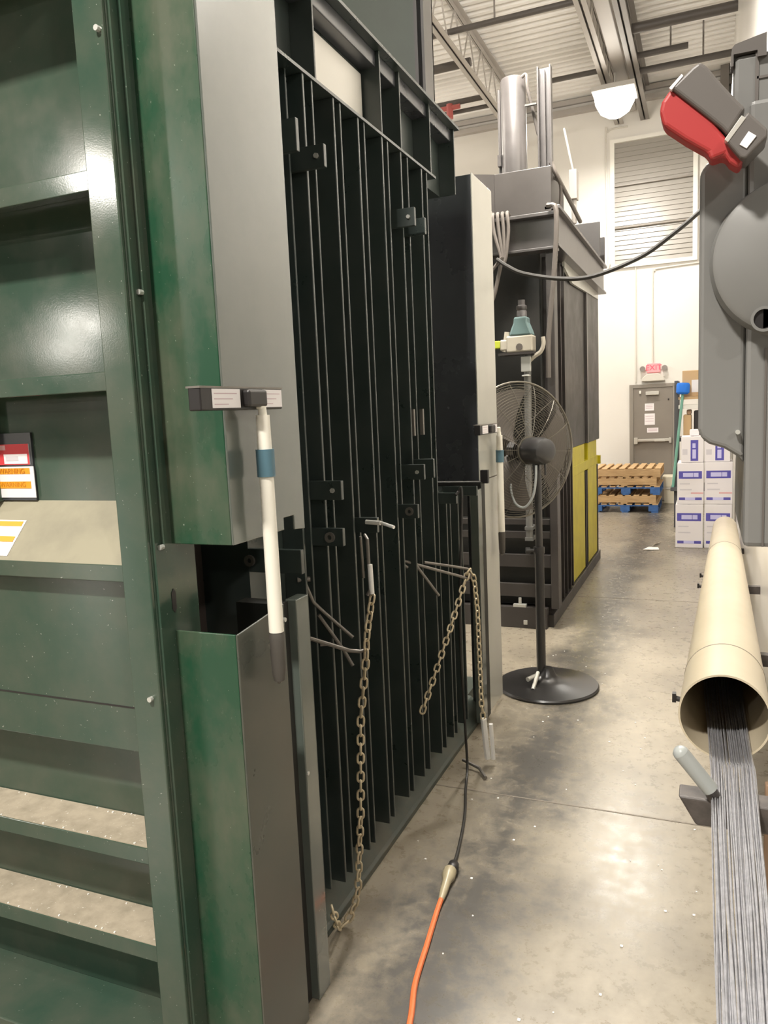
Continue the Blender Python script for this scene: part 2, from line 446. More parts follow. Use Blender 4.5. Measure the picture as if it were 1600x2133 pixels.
pipe(-6.0, -3.02, 11.9, 6.18, 0.03, 'lower of two dark pipes that meet the red fitting')
t = thing('pipe_fitting', 'red pipe fitting hanging under the roof at the left joist', 'pipe fitting', (-3.62, 11.75, 6.15))
MB().cone((-3.62, 11.75, 6.05), (-3.62, 11.75, 6.25), 0.05).build('body', M['red_pipe'], t, smooth=True)
MB().cone((-3.78, 11.75, 6.2), (-3.46, 11.75, 6.2), 0.035).build('arm', M['red_pipe'], t, smooth=True)
struct('trim_4', MB().box(XL, WX, YF-0.10, YF, 6.50, 6.58).box(XL, WX, YF-0.06, YF, 6.66, 6.74), M['joist_pale'])

struct('trim_5', MB().box(0.135, 0.255, YF-0.22, YF-0.002, 0.0, ZC), M['joist'])
# high bay lamps
def lamp(x, y, label, z=6.0):
    t = thing('high_bay_lamp', label, 'ceiling lamp', (x, y, z), group='high bay ceiling lamps')
    MB().box(x-0.29, x+0.29, y-0.29, y+0.29, z, z+0.07).box(x-0.1, x+0.1, y-0.06, y+0.06, z+0.07, z+0.16).build('housing', M['lamp_body'], t, bev=0.01)
    MB().lathe([(0, -0.30), (0.10, -0.285), (0.20, -0.22), (0.265, -0.10), (0.28, -0.001), (0.0, -0.001)], (x, y, z), (0, 0, 1), 28).build('lens', M['lamp_on'], t, smooth=True)
    MB().cone((x, y, z+0.16), (x, y, ZC-0.0), 0.01, seg=6).build('hanger', M['lamp_body'], t)
    ld = bpy.data.lights.new('lamp_light', 'AREA'); ld.shape = 'RECTANGLE'; ld.size = 0.52; ld.size_y = 0.28
    ld.energy = LAMP_W; ld.color = LAMP_COL
    lo = bpy.data.objects.new('lamp_light', ld); COL.objects.link(lo); lo.parent = t
    lo.location = (0, 0, -0.32)
    return t
L0 = lamp(*LAMPS[0][:2], 'glowing white high bay lamp hanging near the far wall')
for x, y, k_, z_, up_ in LAMPS[1:]:
    c = dup(L0, (x, y, z_), label='high bay lamp overhead, out of the picture')
    for ch in c.children:
        if ch.type == 'LIGHT':
            ch.data = ch.data.copy(); ch.data.energy = LAMP_W*k_
            if k_ > 2: ch.data.size *= 3; ch.data.size_y *= 3   # the two farthest get oversized light areas to put highlights on the door panel
    if up_:
        ld = bpy.data.lights.new('lamp_uplight', 'AREA'); ld.shape = 'SQUARE'; ld.size = 0.4; ld.energy = up_; ld.color = LAMP_COL  # uplight added to unseen, lowered lamps to brighten the roof deck
        lo = bpy.data.objects.new('lamp_uplight', ld); COL.objects.link(lo); lo.parent = c
        lo.location = (0, 0, 0.18); lo.rotation_euler = (PI, 0, 0)
        MB().cone((0.12, 0, 0.07), (0.12, 0, ZC-z_), 0.01, seg=6).build('long_hanger', M['lamp_body'], c, local=True)
for ch in L0.children:
    if ch.type == 'LIGHT': ch.data.energy = LAMP_W*LAMPS[0][2]

# far wall fittings
t = thing('wall_louver', 'grey slatted louver panel in a white frame high on the far wall', 'louver', (-0.86, YF, 3.98))
mb = MB()
for a in ((-1.53, -1.46, 3.93, 5.99), (-0.25, -0.18, 3.93, 5.99), (-1.46, -0.25, 5.93, 5.99), (-1.46, -0.25, 3.93, 3.99)):
    mb.box(a[0], a[1], YF-0.05, YF, a[2], a[3])
mb.build('frame', M['frame_white'], t)
mb = MB(); n = 25
for i in range(n):
    z0 = 3.99+i*1.94/n
    mb.prism([(YF-0.022, z0), (YF-0.008, z0+0.078), (YF-0.005, z0+0.078), (YF-0.005, z0)], 'x', -1.46, -0.25)
mb.box(-1.46, -0.25, YF-0.004, YF-0.001, 3.99, 5.93)
mb.build('slats', M['louver'], t)
for z in (4.58, 5.25):
    MB().box(-1.46, -0.25, YF-0.055, YF-0.004, z-0.012, z+0.012).build('crossbar', M['door_frame'], t)
def conduit(pts, label, r=0.014):
    o = MB().tube(pts, r, 8, sub=6).build('wall_conduit', M['conduit'], smooth=True)
    origin_at(o, pts[-1])
    return tag(o, label, 'conduit', 'conduits on the far wall')
yw = YF-0.016
def rounded(pts, rad=0.12):
    out = [pts[0]]
    for a, b, c in zip(pts, pts[1:], pts[2:]):
        a, b, c = Vector(a), Vector(b), Vector(c)
        out += [b+(a-b).normalized()*rad, b+((a-b).normalized()+(c-b).normalized())*rad*0.28, b+(c-b).normalized()*rad]
    return out+[Vector(pts[-1])]
conduit(rounded([(-1.25, yw, 6.17), (-1.6, yw, 6.17), (-1.575, yw, 3.99), (-1.13, yw, 3.97), (-1.13, yw, 2.03)]), 'thin conduit that runs round the left side of the louver to the door')
conduit(rounded([(WX-0.01, yw, 3.9), (-0.86, yw, 3.86), (-0.86, yw, 2.33)]), 'thin conduit that bends down to the exit sign')

dr = thing('door_1', 'taupe steel exit door with push bar and paper notices', 'door', (-0.86, YF, 0)); dr['kind'] = 'structure'
mb = MB().box(-1.235, -1.17, YF-0.05, YF, 0, 1.985).box(-0.545, -0.48, YF-0.05, YF, 0, 1.985).box(-1.17, -0.545, YF-0.05, YF, 1.925, 1.985)
mb.build('door_frame', M['door_frame'], dr, bev=0.004)
leaf = MB().box(-1.168, -0.547, YF-0.035, YF-0.002, 0.01, 1.922).build('door_leaf', M['door'], dr)
MB().box(-1.14, -0.56, YF-0.09, YF-0.045, 1.02, 1.065).box(-1.16, -1.10, YF-0.10, YF-0.035, 0.98, 1.09).box(-0.83, -0.66, YF-0.095, YF-0.045, 1.015, 1.045).box(-0.60, -0.56, YF-0.1, YF-0.035, 0.99, 1.08).build('push_bar', M['steel'], dr, bev=0.006)
MB().box(-0.97, -0.76, YF-0.09, YF-0.035, 1.80, 1.86).build('door_closer', M['steel'], dr, bev=0.005)
MB().box(-1.075, -1.045, YF-0.06, YF-0.035, 1.83, 1.88).build('sensor', M['frame_white'], dr, bev=0.004)
for x0, x1, z0, z1 in ((-0.985, -0.84, 1.54, 1.66), (-0.99, -0.825, 1.30, 1.49), (-0.95, -0.77, 1.17, 1.25)):
    q = MB().box(x0, x1, YF-0.039, YF-0.0352, z0, z1).build('notice', M['paper'], dr)
    mb = MB()
    for k in range(3):
        zz = z1-(z1-z0)*(0.25+0.22*k); mb.box(x0+0.015, x1-0.02, YF-0.040, YF-0.0391, zz, zz+0.008)
    mb.build('print', M['pinkink'], q)
MB().box(-0.62, -0.60, YF-0.05, YF-0.035, 1.70, 1.73).build('lock', M['black'], dr, bev=0.003)

t = thing('exit_sign', 'red lit EXIT sign with two lamp heads above the door', 'exit sign', (-0.845, YF, 2.16))
MB().box(-0.95, -0.74, YF-0.05, YF, 2.175, 2.325).build('sign_case', M['exit_face'], t, bev=0.008)
text_mesh('EXIT', 0.125, Matrix.Translation((-0.845, YF-0.0515, 2.25)) @ Matrix.Rotation(PI/2, 4, 'X'), 'lettering', M['exit_red'], t)
for x in (-1.02, -0.67):
    MB().lathe([(0.0, 0), (0.045, 0.0), (0.04, 0.06), (0.0, 0.07)], (x, YF-0.075, 2.24), (0, 1, 0), 14).build('lamp_head', M['joist'], t, smooth=True)
    MB().box(min(x, -0.845), max(x, -0.845), YF-0.012, YF, 2.225, 2.24).build('arm', M['frame_white'], t)
o = MB().prism([(-1.04, 2.03), (-0.66, 2.03), (-0.69, 2.10), (-0.76, 2.155), (-0.94, 2.155), (-1.01, 2.10)], 'y', YF-0.10, YF).build('emergency_light', M['conduit'], bev=0.01)
tag(origin_at(o, (-0.85, YF, 2.03)), 'pale grey domed emergency light between exit sign and door', 'emergency light')

# ------------------------------------------------------------------ green baler
SX = -1.03      # side plane of the covers
RX = -1.13      # plane of the rib edges
FY = 1.51       # front plane of the covers
b = thing('baler', 'large dark green baler with ribbed side filling the left of the view', 'baler', (-1.9, 2.7, 0))
# base skid
MB().box(-2.8, -1.24, 1.75, 4.3, 0.0, 0.10).build('base_skid', M['skid'], b, bev=0.003)
MB().prism([(-1.24, 0.0), (-1.135, 0.0), (-1.135, 0.022), (-1.148, 0.03), (-1.215, 0.10), (-1.24, 0.105)], 'y', 1.80, 4.0).build('base_ledge', M['skid'], b, bev=0.002)
# body shell behind the ribs
MB().box(-2.75, -1.235, 1.88, 3.36, 0.09, 2.73).box(-2.75, -1.40, 3.36, 4.0, 1.30, 2.73).box(-2.75, -1.235, 3.36, 3.97, 0.09, 1.30).build('chamber', M['rib'], b)
ribs = [(2.085, 2.135), (2.188, 2.245), (2.394, 2.444), (2.587, 2.639), (2.803, 2.857), (2.995, 3.068), (3.236, 3.30)]
for i, (a, c) in enumerate(ribs):
    x1 = RX - (0.03 if i == 0 else 0)
    MB().box(-1.235, x1, a-0.006, a+0.006, 0.11, 2.722).box(-1.235, x1, c-0.005, c+0.005, 0.11, 2.722).box(-1.235, -1.225, a, c, 0.11, 2.722).build('rib', M['rib'], b, bev=0.0025, bseg=2)
for a, c in ((3.42, 3.475), (3.60, 3.655)):
    MB().box(-1.235, RX, a-0.006, a+0.006, 0.11, 1.29).box(-1.235, RX, c-0.005, c+0.005, 0.11, 1.29).box(-1.235, -1.225, a, c, 0.11, 1.29).build('rib', M['rib'], b, bev=0.0025)
# upper band between the two flanges
MB().box(-1.26, -1.125, 1.86, 3.41, 2.722, 2.732).build('lower_flange', M['rib'], b)
MB().box(-1.26, -1.115, 1.86, 3.76, 3.03, 3.042).build('upper_flange', M['rib'], b)
MB().box(-2.6, -1.215, 1.9, 3.74, 2.732, 3.03).build('upper_band', M['rib'], b)
MB().box(-1.215, -1.150, 2.0, 3.74, 2.975, 3.03).build('band_rail', M['dark_sheet'], b, bev=0.004)
MB().box(-1.214, -1.204, 2.30, 2.80, 2.735, 2.955).build('reflection_panel', M['frame_white'], b)  # bright reflection on the band put in as a pale plate
for yv in (2.285, 2.82, 3.02, 3.38, 3.735):
    MB().box(-1.215, -1.135, yv-0.005, yv+0.005, 2.732, 3.03).build('band_stiffener', M['rib'], b, bev=0.0012, bseg=1)
MB().box(-1.212, -1.20, 3.05, 3.075, 2.74, 2.93).build('pale_strip', M['pale_sheet'], b)
# upper rear wall and column
MB().box(-2.6, -1.18, 3.42, 3.45, 3.042, 4.3).build('rear_wall', M['rear_green'], b)
MB().box(-2.6, -1.19, 3.1, 3.45, 4.0, 4.05).build('rear_shelf', M['rib'], b)
MB().box(-1.175, -1.16, 3.33, 3.45, 3.042, 4.4).box(-1.16, -1.13, 3.44, 3.45, 3.042, 4.4).box(-1.142, -1.13, 3.33, 3.45, 3.042, 4.4).build('rear_column', M['grey_ram'], b)

# front post
MB().box(-1.292, -1.210, 1.42, 1.432, 0, 3.3).box(-1.222, -1.210, 1.432, 1.60, 0, 3.3).box(-1.292, -1.280, 1.432, 1.60, 0, 3.3).build('front_post', M['green_front'], b, bev=0.003)
MB().box(-1.210, -1.200, 1.47, 1.482, 1.40, 3.3).box(-1.2098, -1.204, 1.44, 1.446, 0.0, 3.3).build('post_bead', M['green_front'], b)
MB().prism([(1.492, 1.245), (1.500, 1.235), (1.508, 1.245), (1.508, 1.285), (1.500, 1.295), (1.492, 1.285)], 'x', -1.2105, -1.2085).build('slot', M['black'], b)
# front door: ledges, recessed panels, treads
XF0, XF1 = -2.9, -1.292
def ledge(z0, z1, top_mat=None, zback=None):
    led = MB().box(XF0, XF1, 1.445, 1.457, z0, z1).box(XF0, XF1, 1.457, 1.575, z1-0.012, z1-0.001).build('ledge', M['green_front'], b, bev=0.002)
    if top_mat:
        if zback is None:
            MB().box(XF0, XF1-0.002, 1.447, 1.572, z1-0.001, z1+0.002).build('dusty_tread', top_mat, led)
        else:
            MB().prism([(1.447, z1), (1.575, zback), (1.575, zback-0.01), (1.447, z1-0.01)], 'x', XF0, XF1-0.002).build('dusty_slope', top_mat, led)
    return led
ledge(2.82, 2.865)
MB().box(XF0, XF1, 1.33, 1.445, 2.82, 2.832).build('shade_plate', M['green_front'], b)  # added above the view to shade the upper door panel
ledge(2.235, 2.280)
ledge(1.781, 1.826)
ledge(1.318, 1.360, M['slope_dust'], 1.503)
ledge(0.577, 0.622, M['tread_dust'])
ledge(0.303, 0.348, M['tread_dust'])
pn = MB().box(XF0, XF1, 1.575, 1.59, 1.36, 2.86).build('door_panel', M['green_front'], b)
MB().box(XF0, -1.83, 1.535, 1.575, 1.50, 1.78).build('side_rib', M['green_front'], pn, bev=0.004)
MB().box(XF0, XF1, 1.480, 1.492, 0.862, 1.318).build('apron_panel', M['green_front'], b, bev=0.002)
MB().box(XF0, -1.315, 1.4788, 1.4802, 0.979, 0.983).build('panel_seam', M['black'], b)
MB().box(XF0, XF1, 1.575, 1.59, 0.0, 0.862).build('lower_panel', M['green_front'], b)
MB().box(XF0, XF1, 1.36, 1.575, 0.0, 0.07).build('door_sill', M['green_front'], b, bev=0.004)
# warning stickers
def sticker(x0, x1, z0, z1, bands, yy, name, label):
    st = MB().box(x0, x1, yy-0.002, yy, z0, z1).build(name, M['paper'], b); tag(st, label)
    for bi, (u0, u1, v0, v1, mm) in enumerate(bands):
        MB().box(x0+(x1-x0)*u0, x0+(x1-x0)*u1, yy-0.0026-0.0006*bi, yy-0.0021, z0+(z1-z0)*v0, z0+(z1-z0)*v1).build('print', M[mm], st)
    return st
MB().box(-2.15, -1.703, 1.568, 1.575, 1.504, 1.69).build('sticker_backing', M['dark_sheet'], b)
sg = sticker(-2.10, -1.712, 1.603, 1.660, [(0, 1, 0, 1, 'red_sign'), (0.0, 0.78, 0.72, 0.95, 'boxred'), (0.76, 0.985, 0.05, 0.52, 'paper'), (0.78, 0.90, 0.2, 0.42, 'boxgrey')], 1.568, 'red_sticker', 'red sticker with white box')
sg = sticker(-2.10, -1.700, 1.512, 1.598, [(0, 0.965, 0.76, 0.95, 'orange_sign'), (0, 0.965, 0.30, 0.52, 'orange_sign')], 1.567, 'warning_sticker', 'white and orange warning sticker')
for zc in (1.5855, 1.5475):
    text_mesh('WARNING', 0.020, Matrix.Translation((-1.78, 1.5633, zc)) @ Matrix.Rotation(PI/2, 4, 'X'), 'lettering', M['ink'], sg, 0.0002)
# sticker on the slope
sl = math.atan2(0.143, 0.128)
def slope_quad(x0, x1, s0, s1, off, name, m, parent):
    """a thin plate lying on the dusty slope; s along the slope from its lower edge"""
    dy, dz = math.cos(sl), math.sin(sl); ny, nz = -math.sin(sl), math.cos(sl)
    f = lambda s, o_: (1.447+dy*s+ny*o_, 1.360+dz*s+nz*o_)
    return MB().prism([f(s0, off), f(s1, off), f(s1, off+0.0012), f(s0, off+0.0012)], 'x', x0, x1).build(name, m, parent)
st = slope_quad(-2.2, -1.705, 0.012, 0.125, 0.0005, 'warning_sticker', M['paper'], b); tag(st, 'white and orange sticker on the sloping ledge')
slope_quad(-2.2, -1.712, 0.105, 0.120, 0.0018, 'print', M['orange_sign'], st)
slope_quad(-2.2, -1.712, 0.055, 0.072, 0.0018, 'print', M['orange_sign'], st)

# corner covers
up = MB().box(-1.216, SX-0.006, FY, FY+0.006, 1.405, 3.2).build('upper_cover', M['green'], b, bev=0.002)
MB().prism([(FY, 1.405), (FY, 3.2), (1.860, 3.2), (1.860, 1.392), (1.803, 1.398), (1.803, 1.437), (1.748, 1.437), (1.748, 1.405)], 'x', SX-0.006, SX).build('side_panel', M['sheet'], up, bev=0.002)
MB().box(-1.216, SX-0.006, FY+0.006, 1.75, 3.0, 3.006).build('cover_brace', M['rib'], up)
lo = MB().box(-1.255, SX-0.006, FY-0.012, FY-0.006, 0.01, 1.190).build('lower_cover', M['green'], b, bev=0.002)
MB().prism([(FY-0.012, 0.005), (FY-0.012, 1.190), (1.720, 1.212), (1.720, 0.0)], 'x', SX-0.006, SX).build('side_panel', M['dusty_sheet'], lo, bev=0.002)
MB().box(-1.255, -1.249, FY-0.006, 1.60, 0.01, 1.190).build('cover_flange', M['green'], lo, bev=0.002)
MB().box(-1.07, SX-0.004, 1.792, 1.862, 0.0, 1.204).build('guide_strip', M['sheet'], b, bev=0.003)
MB().box(-1.20, -1.06, 1.75, 1.80, 0.0, 1.2).build('guide_post', M['inside'], b)
MB().box(-1.50, -1.40, 1.83, 1.88, 0.9, 1.5).build('inner_plate', mat('brown_inner_plate', (0.06, 0.045, 0.038), 0.6), b)
# far corner covers
fc = MB().box(-1.375, -1.106, 3.90, 3.906, 1.325, 2.865).build('far_upper_cover', M['dark_sheet'], b, bev=0.002)
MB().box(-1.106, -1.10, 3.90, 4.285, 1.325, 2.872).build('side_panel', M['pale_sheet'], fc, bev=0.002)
fl = MB().box(-1.20, -1.106, 3.985, 3.991, 0.03, 1.30).build('far_lower_cover', M['dark_sheet'], b, bev=0.002)
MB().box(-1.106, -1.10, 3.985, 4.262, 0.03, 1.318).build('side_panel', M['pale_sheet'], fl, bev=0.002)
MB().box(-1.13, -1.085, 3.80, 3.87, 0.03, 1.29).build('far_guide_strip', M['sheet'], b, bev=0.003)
MB().box(-1.36, -1.09, 3.874, 3.95, 1.302, 1.318).box(-1.12, -1.09, 3.88, 3.95, 0.03, 1.302).build('far_guide_post', M['inside'], b)
MB().box(-1.098, -1.06, 3.905, 3.935, 1.31, 1.38).build('far_latch', M['black'], b)
# hinge lugs and straps: plates that face the camera and stick out to the side
def lug(xl, xr, y, z0, z1, boltx=None, big=False):
    l = MB().box(xl, xr, y-0.009, y+0.009, z0, z1).build('hinge_lug', M['rib'], b, bev=0.002)
    if boltx:
        if big:
            MB().lathe([(0.008, 0), (0.017, 0), (0.017, 0.008), (0.008, 0.008)], (boltx, y-0.017, (z0+z1)/2), (0, 1, 0), 14, closed=True).build('pin', M['rod'], l, smooth=True)
        else:
            MB().cone((boltx, y-0.016, (z0+z1)/2), (boltx, y-0.009, (z0+z1)/2), 0.008, seg=6).build('bolt', M['bolt'], l)
lug(-1.24, -1.06, 2.17, 2.437, 2.503, -1.085)
lug(-1.20, -1.075, 2.03, 2.445, 2.535)
lug(-1.24, -1.06, 2.94, 2.420, 2.490, -1.085)
lug(-1.20, -1.06, 3.06, 2.410, 2.475)
lug(-1.24, -1.06, 2.17, 1.434, 1.495, -1.09)
lug(-1.24, -1.06, 2.94, 1.424, 1.486, -1.09)
lug(-1.20, -1.06, 3.06, 1.42, 1.50)
lug(-1.30, -1.06, 2.165, 1.287, 1.344, -1.105, True)
lug(-1.42, -1.06, 2.44, 1.286, 1.339, None)
lug(-1.35, -1.06, 2.85, 1.278, 1.334, -1.095, True)
lug(-1.33, -1.06, 3.36, 1.272, 1.322, None)
lug(-1.24, -1.06, 3.70, 1.270, 1.318, None)
lug(-1.42, -1.06, 1.89, 1.255, 1.325, -1.23, True)
for yv in (3.02, 3.13):
    MB().box(-1.14, -1.125, yv-0.008, yv+0.008, 1.60, 1.71).build('wear_tab', M['rod'], b)
# white bolts in the dark strip between post and covers
for p_ in ((-1.205, 1.46, 2.0), (-1.205, 1.46, 1.405), (-1.228, 1.487, 1.118), (-1.228, 1.487, 0.60), (-1.235, 1.413, 1.04), (-1.33, 1.474, 0.995), (-1.222, 1.413, 2.55)):
    MB().cone((p_[0], p_[1]-0.003, p_[2]), (p_[0], p_[1]+0.01, p_[2]), 0.0065, seg=8).build('bolt', M['bolt'], b, smooth=True)
for p_ in ((SX, 1.715, 1.17), (-1.037, 1.80, 0.70)):
    MB().cone((p_[0]-0.004, p_[1], p_[2]), (p_[0]+0.006, p_[1], p_[2]), 0.006, seg=8).build('bolt', M['bolt'], b, smooth=True)
# bent rod hooks that hold the chains
hk = MB().tube([(-1.18, 2.10, 1.19), (-1.16, 2.12, 1.11), (-1.14, 2.15, 1.07), (-1.045, 2.16, 0.99)], 0.0055, 8).tube([(-1.20, 2.06, 1.02), (-1.06, 2.16, 0.945), (-1.035, 2.19, 0.935), (-1.015, 2.21, 0.94), (-1.02, 2.21, 0.965)], 0.0065, 8)
hk.tube([(-1.16, 2.15, 1.06), (-1.10, 2.2, 0.93), (-1.07, 2.2, 0.88)], 0.006, 8).tube([(-1.16, 2.15, 0.96), (-1.13, 2.17, 0.96)], 0.006, 8)
hk.cone((-1.19, 2.08, 1.19), (-1.155, 2.10, 1.19), 0.008)
hk.build('chain_hook', M['rod'], b, smooth=True)
hk = MB().tube([(-1.20, 2.92, 1.12), (-1.18, 2.96, 1.08), (-1.02, 3.22, 0.965), (-0.995, 3.28, 0.94), (-0.985, 3.29, 0.96), (-1.0, 3.28, 0.985), (-1.13, 3.08, 1.05)], 0.0065, 8, sub=3)
hk.tube([(-1.15, 3.0, 1.07), (-1.06, 3.06, 0.91)], 0.0065, 8).tube([(-1.19, 2.94, 1.08), (-1.16, 2.96, 1.05)], 0.006, 8)
hk.build('chain_hook', M['rod'], b, smooth=True)

# ------------------------------------------------------------------ chains
def link_mesh():
    mb = MB(); pts = []
    L_, w = 0.0121, 0.0105
    for k in range(7):
        a = -PI/2+PI*k/6; pts.append((w*math.cos(a)*0+w*math.sin(a), 0, L_*0.62+w*math.cos(a)))
    for k in range(7):
        a = PI/2+PI*k/6; pts.append((w*math.sin(a), 0, -L_*0.62+w*math.cos(a)))
    mb.tube(pts, 0.0040, 6, closed=True)
    return mb
_lk = link_mesh().build('link', M['chain'], smooth=True)
LINK_ME = _lk.data; bpy.data.objects.remove(_lk)
def walk(pts, step):
    pts = [Vector(p) for p in pts]; out = []; i = 0; cur = pts[0].copy(); out.append(cur.copy()); left = step
    for a, c in zip(pts, pts[1:]):
        d = (c-a).length; pos = 0.0
        while d-pos >= left:
            pos += left; out.append(a+(c-a)*(pos/d)); left = step
        left -= d-pos
    return out
def chain(root, pts, step=0.0312):
    ps = walk(pts, step)
    for i in range(len(ps)-1):
        c = (ps[i]+ps[i+1])/2; d = (ps[i+1]-ps[i]).normalized()
        q = d.to_track_quat('Z', 'Y')
        Mx = Matrix.Translation(c) @ q.to_matrix().to_4x4() @ Matrix.Rotation((PI/2 if i % 2 else 0)+0.5, 4, 'Z')
        o = bpy.data.objects.new('link', LINK_ME); COL.objects.link(o); o.parent = root
        o.matrix_basis = wm(root).inverted() @ Mx
c1 = thing('safety_chain', 'near long chain hanging straight down to the floor by the baler', 'chain', (-1.03, 2.2, 0.9))
chain(c1, [(-1.025, 2.285, 1.10), (-1.015, 2.20, 0.985), (-1.012, 2.185, 0.93), (-1.03, 2.155, 0.72), (-1.04, 2.14, 0.40), (-1.06, 2.13, 0.12), (-1.085, 2.125, 0.045), (-1.10, 2.11, 0.018), (-1.115, 2.085, 0.012), (-1.108, 2.06, 0.04), (-1.098, 2.03, 0.09), (-1.095, 2.005, 0.15)])
MB().tube([(-1.05, 2.30, 1.30), (-1.035, 2.285, 1.29), (-1.032, 2.283, 1.12), (-1.04, 2.275, 1.10)], 0.006, 8).tube([(-1.052, 2.27, 1.30), (-1.05, 2.275, 1.16)], 0.005, 8).build('shackle', M['rod'], c1, smooth=True)
MB().cone((-1.028, 2.282, 1.205), (-1.026, 2.283, 1.105), 0.0085).build('snap', M['silver'], c1, smooth=True)
MB().cone((-1.10, 2.425, 1.325), (-1.045, 2.425, 1.322), 0.008).cone((-1.045, 2.43, 1.322), (-0.985, 2.40, 1.312), 0.006).build('pull_pin', M['silver'], c1, smooth=True)
c2 = thing('safety_chain', 'far chain draped over a bent hook in two strands', 'chain', (-1.0, 3.27, 0.9))
chain(c2, [(-1.10, 2.90, 0.44), (-1.07, 3.0, 0.58), (-1.035, 3.14, 0.76), (-1.01, 3.24, 0.90), (-0.99, 3.285, 0.985), (-0.975, 3.31, 0.94), (-0.975, 3.35, 0.78), (-0.975, 3.36, 0.55), (-0.975, 3.37, 0.33), (-0.97, 3.38, 0.22)])
MB().tube([(-0.97, 3.38, 0.24), (-0.965, 3.39, 0.12), (-0.96, 3.40, 0.035)], 0.015, 8).cone((-0.94, 3.40, 0.21), (-0.935, 3.41, 0.03), 0.010).build('snap', M['silver'], c2, smooth=True)
MB().tube([(-1.07, 3.35, 0.035), (-0.98, 3.32, 0.02), (-0.93, 3.25, 0.012)], 0.008, 8).build('hook_foot', M['rod'], c2, smooth=True)

# ------------------------------------------------------------------ white pole tools with black heads
def pole_tool(label, x, y, zh, ydir_head, group='white pole tools on the baler covers'):
    t = thing('pole_tool', label, 'pole tool', (x, y, zh-0.70), group=group)
    def hz(z): return zh-z
    mb = MB().cone((x, y, hz(0.022)), (x, y, hz(0.045)), 0.0095, 0.011).cone((x, y, hz(0.04)), (x, y, hz(0.13)), 0.0165, 0.0175).cone((x, y, hz(0.185)), (x, y, hz(0.575)), 0.0175, 0.0185)
    mb.build('pole', M['white_plastic'], t, smooth=True)
    MB().cone((x, y, hz(0.122)), (x, y, hz(0.188)), 0.0225, 0.022).build('blue_sleeve', M['blue_band'], t, smooth=True)
    MB().lathe([(0.0165, 0), (0.0195, -0.01), (0.0185, -0.05), (0.018, -0.10), (0.014, -0.125), (0.0, -0.128)], (x, y, hz(0.575)), (0, 0, 1), 16).build('grip', M['grip'], t, smooth=True)
    MB().cone((x, y-0.004, hz(0.703)), (x, y+0.004, hz(0.703)), 0.006).build('eyelet', M['rod'], t)
    y0, y1 = ydir_head
    hx = x-0.025
    h = MB().box(hx-0.016, hx+0.016, y0, y1, zh-0.026, zh+0.024).build('head', M['black'], t, bev=0.003)
    MB().box(hx-0.02, hx+0.0165, y0-0.001, y1+0.001, zh+0.0225, zh+0.027).build('head_rim', M['rod'], h)
    L_ = y1-y0
    for (u0, u1) in ((0.12, 0.44), (0.73, 0.99)):
        p_ = MB().box(hx+0.0162, hx+0.0172, y0+L_*u0, y0+L_*u1, zh-0.021, zh+0.021).build('label_plate', M['paper'], h)
    MB().box(hx+0.005, hx+0.034, y0+L_*0.48, y0+L_*0.715, zh-0.020, zh+0.020).build('clamp', M['black'], h, bev=0.006)
    MB().box(hx+0.012, x+0.006, y-0.012, y+0.012, zh-0.026, zh+0.004).build('neck', M['white_plastic'], h, bev=0.004)
    mb = MB()
    for k in range(3):
        mb.box(hx+0.01721, hx+0.0175, y0+L_*0.14, y0+L_*(0.40-0.05*k), zh+0.010-k*0.012, zh+0.012-k*0.012)
        mb.box(hx+0.01721, hx+0.0175, y0+L_*0.76, y0+L_*(0.96-0.05*k), zh+0.010-k*0.012, zh+0.012-k*0.012)
    mb.build('print', M['pinkink'], h)
    return t
pole_tool('white pole with black labelled head and blue sleeve on near cover', -0.985, 1.602, 1.748, (1.372, 1.714))
pole_tool('far white pole with black head stuck to the pale cover near the fan', -1.052, 4.14, 1.592, (3.79, 4.13))

# ------------------------------------------------------------------ cords on the floor
o = MB().tube([(-1.055, 3.33, 1.315), (-1.045, 3.345, 1.328), (-1.03, 3.34, 1.30), (-1.03, 3.25, 0.76), (-1.028, 3.27, 0.27), (-1.02, 3.26, 0.05), (-0.99, 3.13, 0.010), (-0.926, 2.90, 0.008), (-0.877, 2.65, 0.008), (-0.862, 2.53, 0.012)], 0.0065, 8, sub=5).build('black_cord', M['rubber'], smooth=True)
origin_at(o, (-1.055, 3.345, 1.3)); t = tag(o, 'black cord hanging from baler strap and lying on the floor to a plug', 'cord')
MB().lathe([(0.007, 0), (0.02, 0.012), (0.024, 0.045), (0.018, 0.055), (0, 0.055)], (-0.86, 2.55, 0.02), Vector((0.016, -0.14, -0.0)), 12).build('plug', M['black'], t, smooth=True)
t = thing('extension_cord', 'orange extension cord on the floor leading toward the viewer', 'cord', (-0.84, 2.33, 0))
MB().tube([(-0.842, 2.35, 0.016), (-0.836, 2.27, 0.009), (-0.814, 2.11, 0.009), (-0.790, 1.935, 0.009), (-0.752, 1.79, 0.009), (-0.70, 1.5, 0.009), (-0.72, 1.0, 0.009), (-0.9, 0.4, 0.009)], 0.009, 8, sub=6).build('cable', M['orange'], t, smooth=True)
MB().lathe([(0.0, 0), (0.024, 0), (0.025, 0.035), (0.016, 0.06), (0.014, 0.12), (0.010, 0.16), (0, 0.16)], (-0.858, 2.492, 0.024), Vector((0.016, -0.15, -0.01)), 12).build('socket', M['conn'], t, smooth=True)

